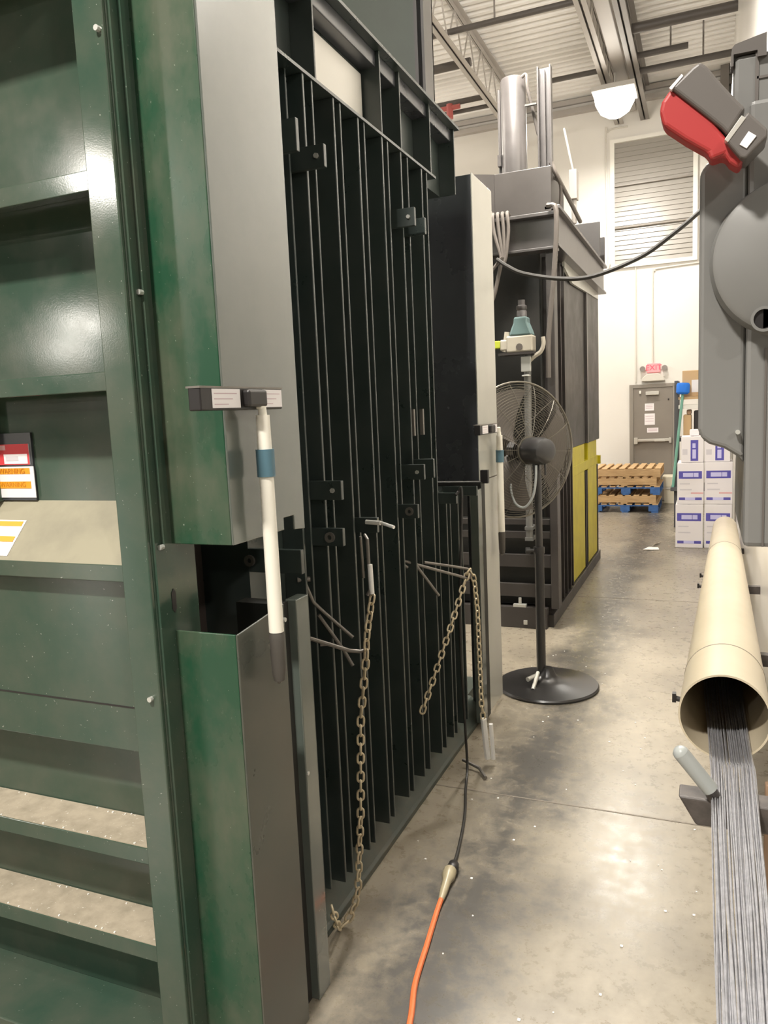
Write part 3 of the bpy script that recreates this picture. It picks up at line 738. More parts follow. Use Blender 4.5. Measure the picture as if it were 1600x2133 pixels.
# ------------------------------------------------------------------ black and yellow baler behind
k = thing('baler', 'black and yellow baler behind the pedestal fan with tall ram cylinder', 'baler', (-1.9, 7.1, 0))
KX = -1.10
MB().box(-2.8, KX+0.02, 5.80, 8.62, 0.0, 0.10).build('base_skid', M['black_steel'], k, bev=0.004)
MB().box(-2.7, KX-0.02, 5.73, 5.80, 0.0, 0.165).build('front_sill', M['black_plate'], k, bev=0.004)
MB().box(-1.085, -1.028, 5.73, 5.86, 0.165, 3.05).build('front_post', M['black_plate'], k, bev=0.004)
MB().box(-2.5, -2.40, 5.73, 5.86, 0.165, 3.05).build('front_post', M['black_plate'], k, bev=0.004)
MB().box(-2.5, -1.15, 6.5, 6.55, 0.15, 3.0).box(-2.5, -1.15, 5.9, 6.5, 0.15, 0.3).box(-1.16, -1.15, 5.86, 6.5, 0.15, 2.9).build('chamber_inside', M['inside'], k)
MB().box(-2.4, -1.15, 6.55, 8.55, 0.15, 3.0).build('chamber', M['black_steel'], k)
for z0, z1 in ((0.805, 0.85), (0.70, 0.755), (0.475, 0.575), (0.24, 0.345)):
    MB().box(-2.4, -1.09, 5.76, 5.80, z0, z1).build('gate_bar', M['black_plate'], k, bev=0.004)
MB().box(-2.4, -1.09, 5.84, 5.86, 0.165, 0.85).build('gate_panel', M['inside'], k)
MB().cone((-1.33, 5.75, 0.17), (-1.33, 5.75, 0.235), 0.012).box(-1.38, -1.28, 5.73, 5.77, 0.165, 0.185).build('gate_latch', M['bolt'], k)
MB().box(-1.30, -1.27, 5.72, 5.735, 0.03, 0.065).build('sill_bolt', M['bolt'], k, bev=0.003)
# header and top frame
MB().box(-2.5, -1.01, 5.72, 5.735, 2.82, 3.03).box(-2.5, -1.0, 5.66, 5.80, 3.03, 3.055).box(-2.5, -1.0, 5.68, 5.80, 2.80, 2.82).build('header_beam', M['grey_ram'], k, bev=0.003)
MB().box(-1.035, -1.025, 5.8, 8.62, 2.86, 3.10).box(-1.10, -0.99, 5.8, 8.62, 3.10, 3.125).box(-1.10, -1.0, 5.8, 8.62, 2.84, 2.86).build('side_beam', M['grey_ram'], k, bev=0.003)
MB().prism([(6.45, 2.84), (8.5, 2.84), (8.5, 2.78), (6.85, 2.72), (6.45, 2.79)], 'x', -1.09, -1.07).build('pale_gusset', M['pale_sheet'], k)
# side plates
for y0, y1, xx in ((6.55, 7.7, -1.10), (7.82, 8.62, -1.085)):
    MB().box(-1.15, xx, y0, y1, 1.32, 2.84).build('side_plate', M['black_steel'], k, bev=0.006)
MB().box(-1.13, -1.075, 7.70, 7.76, 1.32, 2.86).build('side_strip', M['grey_ram'], k, bev=0.003)
for y0 in (5.95, 6.1, 6.27, 6.44, 6.62, 6.74):
    MB().box(-1.15, -1.075, y0-0.01, y0+0.01, 0.12, 2.80 if y0 < 6.5 else 1.32).build('rib', M['black_steel'], k, bev=0.002)
for y0, y1 in ((6.84, 7.62), (7.86, 8.50)):
    MB().box(-1.15, KX, y0, y1, 0.105, 1.32).build('yellow_door', M['yellow'], k, bev=0.006)
MB().box(-1.145, KX+0.004, 6.62, 8.56, 1.06, 1.15).build('yellow_rail', M['yellow'], k, bev=0.004)
MB().box(-1.15, KX+0.025, 8.60, 8.66, 1.05, 1.14).build('yellow_tab', M['yellow'], k)
for y0 in (7.68, 7.78, 8.55):
    MB().box(-1.15, -1.095, y0-0.02, y0+0.02, 0.1, 1.05).build('rib', M['black_steel'], k, bev=0.002)
# ram housing, cylinder and mast
MB().box(-1.465, -1.05, 5.80, 5.83, 3.055, 3.40).box(-1.465, -1.05, 6.3, 6.33, 3.055, 3.40).box(-1.08, -1.05, 5.83, 6.3, 3.055, 3.40).build('ram_housing', M['black_plate'], k, bev=0.003)
MB().prism([(-1.465, 3.10), (-1.465, 3.40), (-1.62, 3.425), (-1.60, 3.36)], 'y', 5.80, 6.3).build('housing_wing', M['black_plate'], k)
MB().lathe([(0, 0), (0.094, 0), (0.094, 0.70), (0.088, 0.715), (0.0, 0.715)], (-1.355, 6.0, 3.39), (0, 0, 1), 32).build('ram_cylinder', M['grey_ram'], k, smooth=True)
MB().box(-1.475, -1.45, 5.96, 6.04, 3.50, 3.58).cone((-1.463, 6.0, 3.40), (-1.463, 6.0, 4.05), 0.012).build('cylinder_pipe', M['grey_ram'], k)
MB().box(-1.15, -1.05, 5.90, 5.91, 3.40, 4.10).box(-1.15, -1.138, 5.85, 5.90, 3.40, 4.10).box(-1.062, -1.05, 5.85, 5.90, 3.40, 4.10).box(-1.112, -1.095, 5.87, 5.90, 3.40, 4.08).build('mast', M['grey_ram'], k, bev=0.002)
MB().box(-1.30, -0.985, 8.0, 8.03, 3.12, 3.45).box(-1.3, -1.0, 8.5, 8.53, 3.12, 3.40).box(-1.3, -1.27, 8.03, 8.5, 3.12, 3.40).build('rear_column', M['black_plate'], k, bev=0.003)
MB().tube([(-1.27, 5.9, 4.07), (-1.235, 5.9, 4.08), (-1.225, 5.9, 3.98), (-1.19, 5.95, 3.80), (-1.17, 5.98, 3.68)], 0.012, 8, sub=4).box(-1.245, -1.16, 5.88, 5.90, 3.86, 3.872).build('ram_hose', M['pipe'], k, smooth=True)
MB().tube([(-1.06, 5.87, 3.44), (-1.02, 5.9, 3.34), (-0.98, 6.1, 3.24), (-0.95, 6.5, 3.14)], 0.016, 8, sub=4).tube([(-1.06, 5.9, 3.35), (-1.01, 5.95, 3.3), (-1.02, 6.0, 3.15)], 0.011, 8, sub=4).build('side_hose', M['hose'], k, smooth=True)
MB().box(-1.02, -0.96, 6.4, 6.5, 3.30, 3.52).cone((-0.99, 6.45, 3.12), (-0.99, 6.45, 3.3), 0.02).cone((-0.99, 6.45, 3.5), (-1.06, 6.45, 3.85), 0.008).build('valve', M['joist_pale'], k, bev=0.004)
mb = MB()
for i in range(9):
    yy = 5.95+i*0.22; mb.box(-1.06, -1.02, yy, yy+0.10, 3.125, 3.165)
mb.build('beam_rubble', M['bracket'], k, bev=0.01)
MB().tube([(-1.05, 5.64, 3.09), (-0.985, 5.62, 3.04), (-1.005, 5.63, 2.65), (-1.055, 5.64, 2.2), (-1.06, 5.64, 1.9)], 0.018, 8, sub=4).build('hanging_strap', M['hose'], k, smooth=True)

# coil of hose on the header
t = thing('hose_coil', 'grey hose coil draped over the corner of the black header beam', 'hose', (-1.37, 5.62, 3.0))
for i in range(4):
    x = -1.44+i*0.035
    MB().tube([(x, 5.70, 3.07), (x, 5.635, 3.075), (x+0.01, 5.625, 2.95), (-1.38+0.01*i, 5.62, 2.76), (-1.40+0.008*i, 5.615, 2.72)], 0.013, 8, sub=4).build('strand', M['hose'], t, smooth=True)
MB().tube([(-1.37, 5.61, 2.77), (-1.40, 5.61, 2.65), (-1.44, 5.61, 2.5), (-1.5, 5.61, 2.4)], 0.014, 8, sub=4).tube([(-1.37, 5.60, 2.77), (-1.45, 5.60, 2.68), (-1.52, 5.6, 2.62)], 0.012, 8, sub=4).build('tail', M['hose'], t, smooth=True)
# black cable from the far baler to the grey box
o = MB().tube([(-1.404, 5.585, 2.755), (-1.318, 5.55, 2.69), (-1.19, 5.5, 2.62), (-0.93, 5.45, 2.552), (-0.70, 5.4, 2.54), (-0.407, 5.35, 2.618), (-0.216, 5.3, 2.722), (-0.038, 5.25, 2.844), (0.14, 5.22, 3.0), (WX-0.005, 5.2, 3.16)],
              0.0145, 8, sub=6).build('hanging_cable', M['rubber'], smooth=True)
tag(origin_at(o, (WX, 5.2, 3.16)), 'black cable sagging across the aisle from the far baler to the right wall', 'cable')

# ------------------------------------------------------------------ teal tool on its stand
t = thing('tool_stand', 'grey post behind the fan holding a cream bracket with hook', 'stand', (-1.22, 5.64, 0.72))
MB().cone((-1.222, 5.64, 0.72), (-1.21, 5.64, 2.08), 0.026).build('pole', M['grey_pole'], t, smooth=True)
for z_ in (0.72, 0.80):
    MB().box(-1.25, -1.19, 5.61, 5.757, z_-0.012, z_+0.012).build('mount', M['grey_pole'], t)
MB().box(-1.41, -1.15, 5.57, 5.70, 2.074, 2.090).build('plate', M['black_plate'], t)
MB().tube([(-1.193, 5.62, 2.025), (-1.15, 5.61, 2.058), (-1.106, 5.60, 2.085), (-1.085, 5.60, 2.134), (-1.087, 5.60, 2.188)], 0.015, 8, sub=3).build('hook', M['bracket'], t, smooth=True)
MB().box(-1.247, -1.177, 5.585, 5.615, 1.95, 2.058).cone((-1.215, 5.61, 1.917), (-1.215, 5.61, 1.928), 0.033).build('clamp', M['bolt'], t, bev=0.004)
MB().box(-1.453, -1.399, 5.585, 5.64, 2.128, 2.183).build('lime_tag', M['lime'], t, bev=0.006)
t = thing('power_tool', 'teal and cream tool standing nose up above the fan', 'tool', (-1.24, 5.64, 2.092))
MB().box(-1.350, -1.158, 5.575, 5.705, 2.091, 2.21).box(-1.399, -1.334, 5.585, 5.68, 2.107, 2.188).build('body', M['bracket'], t, bev=0.012)
MB().cone((-1.367, 5.61, 2.10), (-1.345, 5.61, 2.242), 0.022).build('trigger', M['bracket'], t, smooth=True)
MB().prism([(-1.329, 2.208), (-1.161, 2.208), (-1.177, 2.253), (-1.195, 2.297), (-1.198, 2.34), (-1.291, 2.34), (-1.296, 2.297), (-1.315, 2.253)], 'y', 5.575, 5.695).build('gear_case', M['teal'], t, bev=0.012)
MB().lathe([(0, 0), (0.037, 0), (0.037, 0.049), (0.033, 0.054), (0.039, 0.065), (0.037, 0.087), (0.026, 0.092), (0.026, 0.128), (0, 0.13)], (-1.245, 5.64, 2.334), (0, 0, 1), 18).build('chuck', M['grey_ram'], t, smooth=True)
MB().cone((-1.253, 5.57, 2.128), (-1.253, 5.578, 2.128), 0.024).build('knob', M['hose'], t, smooth=True)

# ------------------------------------------------------------------ pedestal fan
fx, fy = -0.900, 4.53
f = thing('pedestal_fan', 'black pedestal fan with round wire guard on dished floor base', 'fan', (fx, fy, 0))
MB().lathe([(0.0, 0.0), (0.30, 0.0), (0.305, 0.012), (0.298, 0.022), (0.22, 0.028), (0.12, 0.042), (0.07, 0.055), (0.05, 0.075), (0.032, 0.12), (0, 0.12)], (fx+0.012, fy, 0), (0, 0, 1), 56).build('base', M['fan_black'], f, smooth=True)
px_ = -0.925
MB().cone((px_, fy, 0.05), (px_, fy, 0.845), 0.028, seg=20).build('pole', M['fan_black'], f, smooth=True)
MB().cone((px_, fy, 0.84), (px_, fy, 1.36), 0.0215, seg=20).build('upper_pole', M['fan_black'], f, smooth=True)
MB().cone((px_, fy, 0.825), (px_, fy, 0.865), 0.033, seg=20).cone((px_-0.05, fy-0.02, 0.845), (px_, fy, 0.845), 0.010).cone((px_-0.075, fy-0.03, 0.845), (px_-0.05, fy-0.02, 0.845), 0.018).build('height_clamp', M['fan_black'], f, smooth=True)
MB().cone((px_-0.06, fy-0.12, 0.075), (px_-0.02, fy-0.05, 0.08), 0.014).cone((px_-0.02, fy-0.16, 0.03), (px_-0.01, fy-0.05, 0.1), 0.012).build('base_bolt', M['bolt'], f, smooth=True)
bd = Vector((0.76, -0.65, 0.0)).normalized()
mc = Vector((px_, fy-0.02, 1.44)); cc = mc - bd*0.175
MB().lathe([(0, -0.10), (0.055, -0.10), (0.075, -0.085), (0.080, -0.03), (0.080, 0.05), (0.072, 0.085), (0.05, 0.10), (0.0, 0.105)], mc, bd, 28).build('motor', M['fan_black'], f, smooth=True)
MB().box(px_-0.02, px_+0.02, fy-0.045, fy+0.01, 1.33, 1.40).cone((px_+0.02, fy-0.03, 1.40), (px_+0.06, fy-0.05, 1.40), 0.012).cone((px_+0.055, fy-0.05, 1.30), (px_+0.055, fy-0.05, 1.41), 0.006).build('yoke', M['fan_black'], f)
Rg = 0.41
uu = Vector((0, 0, 1)); ww = bd.cross(uu).normalized()
def ring(c, r): return [c+uu*(r*math.cos(2*PI*i/56))+ww*(r*math.sin(2*PI*i/56)) for i in range(56)]
def guard(sgn, name):
    mb = MB()
    def prof(r):  # bulge of the guard
        return 0.105*(1-(r/Rg)**2.6)
    for r in [0.09+0.0145*i for i in range(22)]:
        mb.tube(ring(cc+bd*(sgn*prof(r)), r), 0.0013, 4, closed=True)
    for i in range(14):
        a = 2*PI*i/14+0.15
        pts = []
        for r in (0.07, 0.15, 0.24, 0.33, 0.39, Rg):
            pts.append(cc+bd*(sgn*prof(r))+(uu*math.cos(a)+ww*math.sin(a))*r)
        mb.tube(pts, 0.0022, 4)
    mb.tube(ring(cc+bd*(sgn*0.004), Rg), 0.0055, 6, closed=True)
    mb.lathe([(0, 0), (0.085, 0), (0.085, 0.006), (0, 0.006)], cc+bd*(sgn*prof(0.08)), bd, 24)
    return mb.build(name, M['fan_wire'], f, smooth=True)
guard(1, 'rear_guard'); guard(-1, 'front_guard')
hub = MB().cone(cc-bd*0.045, cc+bd*0.03, 0.06, 0.065, 24).build('hub', M['fan_black'], f, smooth=True)
for i in range(3):
    mb = MB(); A_, B_ = [], []
    nr, na = 6, 8
    grid = []
    for ir in range(nr):
        r = 0.05+0.32*ir/(nr-1); row = []
        for ia in range(na):
            s_ = ia/(na-1)-0.5
            a = 2*PI*i/3+0.5+s_*1.25*(0.75+0.45*ir/(nr-1))
            dpt = 0.055*s_*2*(1-0.3*ir/(nr-1))
            row.append(cc+(uu*math.cos(a)+ww*math.sin(a))*r+bd*dpt)
        grid.append(row)
    for off in (0.0, 0.003):
        V = [[mb.bm.verts.new(p_+bd*off) for p_ in row] for row in grid]
        for ir in range(nr-1):
            for ia in range(na-1):
                mb.bm.faces.new([V[ir][ia], V[ir+1][ia], V[ir+1][ia+1], V[ir][ia+1]])
    mb.build('blade', M['hose'], f, smooth=True)
MB().tube([(px_+0.01, fy-0.09, 1.36), (px_+0.008, fy-0.10, 1.27), (px_-0.01, fy-0.10, 1.18), (px_-0.06, fy-0.09, 1.115), (px_-0.12, fy-0.06, 1.13), (px_-0.16, fy+0.0, 1.19), (px_-0.17, fy+0.03, 1.24)], 0.007, 8, sub=4).build('fan_cord', M['lever_grey'], f, smooth=True)

# ------------------------------------------------------------------ tube, wires, bar, lever on the right
P0, P1 = Vector((0.045, 2.05, 0.893)), Vector((0.165, 8.2, 0.43))
ax = (P1-P0).normalized(); Lt = (P1-P0).length
t = thing('pvc_tube', 'long cream plastic tube along the right wall holding steel wires', 'tube', P0)
MB().lathe([(0.110, 0), (0.110, Lt), (0.105, Lt), (0.105, 0)], P0, ax, 48, closed=True).build('tube_body', M['pvc'], t, smooth=True)
for d_ in (0.36, 3.55):
    MB().lathe([(0.1095, d_-0.003), (0.1115, d_-0.002), (0.1115, d_+0.002), (0.1095, d_+0.003)], P0, ax, 48, closed=True).build('joint_ring', M['pvc_line'], t, smooth=True)
for d_ in (2.2, 2.6, 0.12):
    c = P0+ax*d_
    MB().cone(c+Vector((-0.108, 0, 0.0)), c+Vector((-0.127, 0, 0.004)), 0.008, seg=6).box(c.x-0.131, c.x-0.121, c.y-0.01, c.y+0.01, c.z-0.006, c.z+0.018).build('strap_screw', M['black'], t)
for d_ in (1.2, 3.0, 5.2):
    c = P0+ax*d_
    MB().box(c.x-0.03, WX-0.001, c.y-0.02, c.y+0.02, c.z-0.150, c.z-0.104).build('wall_bracket', M['bar'], t)
t = thing('support_bar', 'dark steel bar with slanted end carrying the wires', 'bar', (0.1, 1.68, 0.85))
MB().prism([(-0.052, 0.866), (WX-0.001, 0.866), (WX-0.001, 0.810), (-0.016, 0.804)], 'y', 1.65, 1.71).build('bar_body', M['bar'], t, bev=0.006, bseg=3)
t2 = thing('grey_lever', 'light grey rounded lever slanting above the dark support bar', 'lever', (0.0, 1.63, 0.86))
MB().cone((-0.046, 1.63, 0.972), (0.012, 1.645, 0.893), 0.0165, seg=18).build('grip', M['lever_grey'], t2, smooth=True)
MB().lathe([(0.0165, 0), (0.015, 0.006), (0.009, 0.012), (0, 0.014)], (-0.046, 1.63, 0.972), (-0.6, -0.15, 0.8), 18).build('end_cap', M['lever_grey'], t2, smooth=True)
MB().cone((0.008, 1.645, 0.897), (0.02, 1.66, 0.868), 0.014).build('pivot', M['bar'], t2)
nw = 0
for row in range(3):
    n_ = (25, 20, 13)[row]
    for i in range(n_):
        s_ = (i+0.5*(row % 2))/(n_-1)
        j = lambda k_: random.uniform(-k_, k_)
        dz = row*0.0034
        xs = lambda a_, c_: a_+(c_-a_)*s_
        p5 = P0+ax*2.9
        pts = [(p5.x-0.05+0.09*s_+j(0.004), p5.y, p5.z-0.098+dz+0.02*abs(s_-0.5)), (xs(0.0, 0.105)+j(.003), 3.0, 0.735+dz+j(.003)), (xs(0.012, 0.104)+j(.0015), 2.06, 0.801+dz+0.012*(2*s_-1)**2+j(.001)),
               (xs(0.014, 0.104)+j(.0015), 1.86, 0.846+dz+j(.0015)), (xs(0.0145, 0.100)+j(.001), 1.68, 0.8685+dz), (xs(0.018, 0.094)+j(.003), 1.3, 0.882+dz+j(.0015)), (xs(0.022, 0.086)+j(.0035), 1.0, 0.885+dz+j(.001)), (xs(0.024, 0.084)+j(.004), 0.75+j(.03), 0.884+dz)]
        o = MB().tube(pts, 0.00165, 5, sub=4).build('steel_wire', M['wire'], smooth=True)
        origin_at(o, pts[4])
        tag(o, 'thin straight steel tie wire in the bundle running out of the cream tube', 'wire', 'steel wires in the cream tube')
o = MB().box(0.14, 0.29, 2.02, 2.045, 0.0, 0.74).build('wooden_board', M['wood'], bev=0.004)
tag(origin_at(o, (0.2, 2.03, 0)), 'brown wooden board standing on the floor right of the wires', 'board')

# ------------------------------------------------------------------ grey switch box with red and dark handle
EY = 1.10
t = thing('disconnect_switch', 'big grey electrical switch box on the right wall with rounded cover', 'switch box', (WX, EY, 1.5))
MB().box(0.044, WX-0.001, EY, 1.42, 1.504, 2.06).build('enclosure', M['encl'], t, bev=0.006)
MB().box(0.0255, WX-0.001, EY+0.01, 1.40, 1.96, 2.118).build('upper_box', M['encl'], t, bev=0.006)
MB().box(0.050, 0.054, EY+0.0085, EY+0.0105, 2.02, 2.117).box(0.052, WX-0.01, EY+0.0085, EY+0.0105, 2.086, 2.089).build('groove', M['handle_grey'], t)
MB().box(0.066, 0.0685, EY-0.0015, EY+0.001, 1.505, 1.76).build('groove', M['handle_grey'], t)
prof = [(-0.012, 1.660), (-0.012, 1.985), (-0.004, 1.997), (0.012, 2.000), (0.044, 2.000), (0.044, 1.612), (0.038, 1.622), (0.020, 1.634), (0.002, 1.640), (-0.008, 1.648)]
MB().prism(prof, 'y', EY+0.006, 1.40).build('cover', M['encl'], t, bev=0.006, bseg=3)
MB().prism([(0.0235, 2.1185), (0.0235, 2.126), (0.027, 2.130), (0.062, 2.137), (0.062, 2.1185)], 'y', EY+0.006, EY+0.03).box(0.0225, 0.0255, EY+0.006, EY+0.03, 2.105, 2.1185).box(0.052, 0.062, EY+0.004, EY+0.0095, 2.110, 2.1185).build('top_bracket', M['pipe'], t)
dcx, dcz = 0.098, 1.868
MB().lathe([(0, 0.022), (0.088, 0.022), (0.094, 0.018), (0.098, 0.0), (0, 0)], (dcx, EY+0.002, dcz), (0, -1, 0), 64).build('round_boss', M['encl'], t, smooth=True)
MB().lathe([(0.0, 0.0), (0.012, 0), (0.012, 0.003), (0, 0.003)], (0.062, EY-0.020, 1.795), (0, -1, 0), 20).box(0.062, 0.10, EY-0.023, EY-0.020, 1.783, 1.807).build('padlock_slot', M['black'], t)
MB().lathe([(0.012, 0.0), (0.0155, 0), (0.0155, 0.006), (0.012, 0.006)], (0.063, EY-0.020, 1.794), (0, -1, 0), 24, closed=True).build('slot_rim', M['encl'], t, smooth=True)
for z_ in (1.655,):
    MB().cone((0.036, EY+0.006, z_), (0.036, EY-0.002, z_), 0.003, seg=8).build('screw', M['bolt'], t)
# the handle: leans up and to the left
def lev(name, pts, y0, y1, m, bev, parent):
    pts = [(x*0.945, 1.70+(z-1.70)*0.945) for x, z in pts]
    return MB().prism(pts, 'y', y0, y1).build(name, m, parent, bev=bev, bseg=3)
h = lev('handle', [(-0.061, 2.068), (-0.058, 2.080), (-0.047, 2.094), (0.004, 2.045), (0.022, 2.017), (0.042, 2.000), (0.033, 1.983), (0.022, 1.992), (0.016, 2.002), (0.0, 1.998), (-0.003, 2.008), (-0.03, 2.028), (-0.056, 2.050)], EY-0.055, EY-0.022, M['handle_red'], 0.005, t)
tag(h, 'red lower half of the handle')
g = lev('handle_grip', [(-0.047, 2.092), (-0.022, 2.112), (-0.013, 2.117), (-0.005, 2.110), (0.008, 2.092), (0.028, 2.066), (0.040, 2.052), (0.020, 2.024), (0.012, 2.034), (-0.010, 2.056)], EY-0.060, EY-0.024, M['handle_grey'], 0.004, t)
tag(g, 'dark grey upper half of the handle')
lev('grip_edge', [(-0.049, 2.092), (-0.034, 2.106), (-0.032, 2.103), (-0.046, 2.089)], EY-0.0605, EY-0.03, M['paper'], 0.0005, t)
cl = lev('handle_clamp', [(0.017, 2.016), (0.042, 2.046), (0.064, 2.022), (0.064, 2.012), (0.040, 1.990), (0.034, 1.993)], EY-0.066, EY-0.020, M['handle_grey'], 0.003, t)
lev('clamp_plate', [(0.033, 2.008), (0.043, 2.022), (0.052, 2.015), (0.041, 2.002)], EY-0.0675, EY-0.066, M['paper'], 0.0005, cl)
lev('clamp_band', [(0.016, 2.017), (0.035, 2.042), (0.040, 2.038), (0.020, 2.013)], EY-0.0668, EY-0.03, M['steel'], 0.0005, cl)

# ------------------------------------------------------------------ white cartons on the floor
def carton(name, x0, x1, y0, y1, z0, z1, kind, label):
    t = thing(name, label, 'carton', ((x0+x1)/2, y0, z0), group='white cartons with blue print')
    MB().box(x0, x1, y0, y1, z0, z1).build('box_body', M['boxw'], t, bev=0.006)
    w, h_ = x1-x0, z1-z0
    def pr(u0, u1, v0, v1, m, o_=0.0015):
        MB().box(x0+w*u0, x0+w*u1, y0-o_, y0-o_+0.0008, z0+h_*v0, z0+h_*v1).build('print', M[m], t)
    if kind == 'side':
        pr(0.42, 0.76, 0.06, 0.86, 'boxblue'); pr(0.50, 0.66, 0.15, 0.50, 'boxpale', 0.0025); pr(0.50, 0.64, 0.56, 0.74, 'boxpale', 0.0025)
        pr(0.06, 0.28, 0.30, 0.52, 'boxgrey')
    else:
        pr(0.06, 0.93, 0.62, 0.80, 'boxblue'); pr(0.22, 0.60, 0.66, 0.76, 'boxpale', 0.0025); pr(0.62, 0.80, 0.66, 0.76, 'boxpale', 0.0025)
        pr(0.07, 0.93, 0.10, 0.165, 'boxblue'); pr(0.30, 0.68, 0.10, 0.165, 'boxpale', 0.0025)
        pr(0.10, 0.48, 0.48, 0.51, 'boxgrey'); pr(0.10, 0.55, 0.34, 0.37, 'boxgrey')
        if z0 > 0.3: pr(0.52, 0.98, 0.255, 0.285, 'boxred')
    MB().box(x0+w*0.44, x0+w*0.56, y0-0.001, y1, z1, z1+0.001).build('tape', M['boxgrey'], t)
    return t
carton('carton', -0.335, -0.040, 9.40, 9.85, 0.0, 0.505, 'front', 'bottom left white carton with blue bands, standing on the floor')
carton('carton', -0.028, 0.262, 9.42, 9.85, 0.0, 0.505, 'front', 'bottom right white carton, half hidden by the cream tube')
carton('carton', -0.318, -0.036, 9.41, 9.85, 0.507, 0.982, 'front', 'middle left white carton with blue bands, second in its stack')
carton('carton', -0.028, 0.264, 9.42, 9.85, 0.507, 0.985, 'front', 'middle right white carton beside the grey switch box')
carton('carton', -0.277, -0.040, 9.42, 9.80, 0.985, 1.280, 'side', 'top left white carton with an upright blue label, topmost of stack')
carton('carton', -0.030, 0.235, 9.44, 9.80, 0.987, 1.260, 'side', 'top right white carton partly behind the grey switch box')
o = MB().box(-0.19, -0.09, 9.5, 9.65, 1.284, 1.355).build('small_box', M['boxw'], bev=0.006)
tag(origin_at(o, (-0.14, 9.57, 1.284)), 'small white box lying on the topmost carton', 'box')
# rack behind with mop and cartons
t = thing('storage_rack', 'dark steel rack behind the white cartons with pale shelves', 'shelf rack', (-0.05, 11.0, 0))
for x, y in ((-0.385, 10.95), (-0.385, 11.45), (0.25, 10.95), (0.25, 11.45)):
    MB().box(x-0.025, x+0.025, y-0.025, y+0.025, 0, 1.95).build('upright', M['rack'], t, bev=0.004)
for z in (0.5, 1.15, 1.58):
    MB().box(-0.36 if z > 0.6 else -0.45, 0.25, 10.93 if z > 0.6 else 10.82, 11.47, z, z+0.05).build('shelf', M['frame_white'] if z == 1.58 else M['rack'], t, bev=0.004)
MB().box(-0.36, 0.25, 10.93, 11.47, 1.70, 1.735).build('shelf', M['carton'], t)
o = MB().box(-0.315, 0.15, 11.0, 11.4, 1.737, 2.075).build('cardboard_box', M['carton'], bev=0.006)
t = tag(origin_at(o, (-0.08, 11.2, 1.737)), 'brown cardboard box with white label on top of the rack', 'box')
MB().box(-0.20, -0.12+0.01, 10.995, 11.0, 1.79, 1.95).build('box_label', M['paper'], t)
for (x0, x1, z0, z1, m, nm, lb) in ((-0.30, -0.20, 1.202, 1.50, 'carton', 'cardboard_box', 'small brown box on the rack shelf below the white shelf edge'),
                                   (-0.17, -0.03, 1.202, 1.55, 'black', 'storage_tote', 'black tote on the rack shelf beside a small brown box'),
                                   (-0.26, -0.20, 1.502, 1.565, 'wood', 'spool', 'small rust brown spool on top of the small brown box')):
    o = MB().box(x0, x1, 11.0, 11.3, z0, z1).build(nm, M[m], bev=0.015)
    tag(origin_at(o, ((x0+x1)/2, 11.1, z0)), lb, 'tote' if nm == 'storage_tote' else 'spool' if nm == 'spool' else 'box')
t = thing('mop', 'blue headed mop with green handle leaning upside down on the rack', 'mop', (-0.40, 10.7, 0))
MB().cone((-0.42, 10.86, 0.552), (-0.302, 10.88, 1.80), 0.018).build('handle', M['mop_green'], t, smooth=True)
mb = MB().lathe([(0, 0), (0.06, 0.0), (0.082, 0.02), (0.084, 0.12), (0.07, 0.145), (0, 0.15)], (-0.305, 10.88, 1.77), (0.05, 0.05, 1), 18)
mb.build('mop_head', M['mop_blue'], t, smooth=True)

# ------------------------------------------------------------------ pallets
def pallet(z, m, mt, label, x0=-1.66, x1=-0.68, y0=12.35, y1=13.4, solid=False):
    t = thing('pallet', label, 'pallet', ((x0+x1)/2, (y0+y1)/2, z), group='stack of wooden pallets')
    for i in range(8):
        x = x0+i*(x1-x0-0.085)/7
        MB().box(x, x+0.085, y0, y1, z+0.118, z+0.1365).build('deck_board', mt, t, bev=0.003)
    for j in range(3):
        y = y0+j*(y1-y0-0.10)/2
        if solid:
            MB().box(x0, x1, y, y+0.05, z+0.018, z+0.118).build('stringer', mt, t, bev=0.004)
        else:
            for i in range(3):
                x = x0+i*(x1-x0-0.14)/2
                MB().box(x, x+0.14, y, y+0.10, z+0.018, z+0.098).build('block', m, t, bev=0.004)
            MB().box(x0, x1, y, y+0.1, z+0.098, z+0.118).build('stringer_board', m, t)
    for i in range(3):
        x = x0+i*(x1-x0-0.1)/2
        MB().box(x, x+0.1, y0, y1, z, z+0.018).build('base_board', m, t)
    return t
pallet(0.0, M['pallet_blue'], M['pallet'], 'bottom blue pallet on the floor', x1=-0.69)
pallet(0.137, M['pallet'], M['pallet'], 'lower plain wooden pallet between the two blue pallets', x1=-0.72, solid=True)
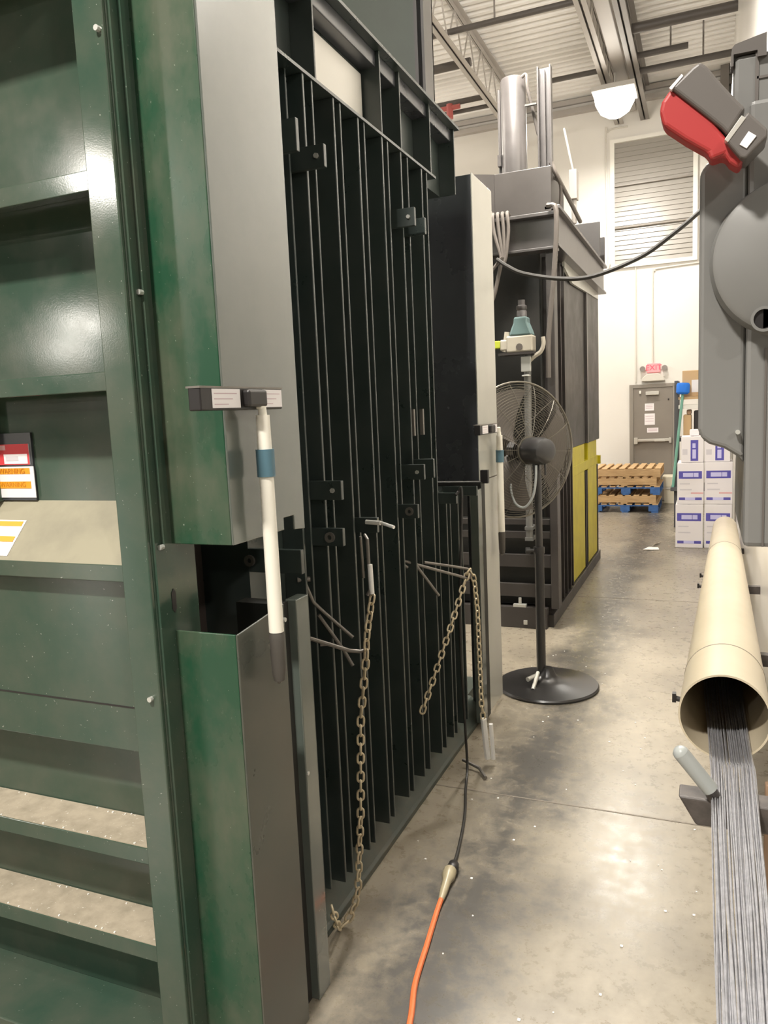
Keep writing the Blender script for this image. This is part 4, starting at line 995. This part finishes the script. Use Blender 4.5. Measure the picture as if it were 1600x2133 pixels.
pallet(0.274, M['pallet_blue'], M['pallet'], 'upper blue pallet in the middle of the stack', x1=-0.665)
pallet(0.411, M['pallet'], M['pallet'], 'plain wooden pallet second from the top of the stack', x1=-0.71, solid=True)
pallet(0.548, M['pallet'], M['pallet'], 'topmost plain wooden pallet of the stack', x1=-0.655, solid=True)
t = thing('cream_bin', 'cream bin with lid on the floor by the far wall', 'bin', (-0.5, 13.6, 0))
MB().box(-0.66, -0.36, 13.45, 13.80, 0, 0.24).build('bin_body', M['cream_box'], t, bev=0.01)
MB().box(-0.67, -0.35, 13.44, 13.81, 0.24, 0.27).build('rim', M['conduit'], t, bev=0.006)
MB().box(-0.69, -0.37, 13.46, 13.79, 0.27, 0.46).build('bin_lid', M['cream_box'], t, bev=0.02)

# scraps on the floor
o = MB().poly([(-0.68, 9.20, 0.004), (-0.60, 9.17, 0.010), (-0.50, 9.22, 0.004), (-0.52, 9.32, 0.012), (-0.62, 9.30, 0.02)]).poly([(-0.60, 9.32, 0.01), (-0.56, 9.5, 0.03), (-0.50, 9.72, 0.012), (-0.57, 9.6, 0.006)]).build('paper_scrap', M['scrap'])
tag(origin_at(o, (-0.59, 9.4, 0)), 'torn white paper scrap on the floor left of the white cartons', 'paper')
ms = MB()
for i in range(90):
    x, y = random.uniform(-1.1, 0.2), random.uniform(1.6, 7.5)
    r = random.uniform(0.002, 0.0045)
    ms.box(x-r, x+r, y-r, y+r, 0.0005, 0.003)
o = ms.build('floor_crumbs', M['scrap']); tag(o, 'tiny white crumbs scattered over the concrete floor', 'debris', kind='stuff')
ms = MB()
for i in range(46):
    zt = random.choice((0.350, 0.624)); x = random.uniform(-2.0, -1.31); y = random.choice((1.452, 1.452, 1.56, 1.565))+random.uniform(-0.004, 0.004)
    r = random.uniform(0.001, 0.0024)
    ms.box(x-r, x+r, y-r, y+r, zt, zt+r*1.5)
o = ms.build('tread_crumbs', M['scrap']); tag(o, 'white crumbs along the edges of the two dusty treads', 'debris', kind='stuff')
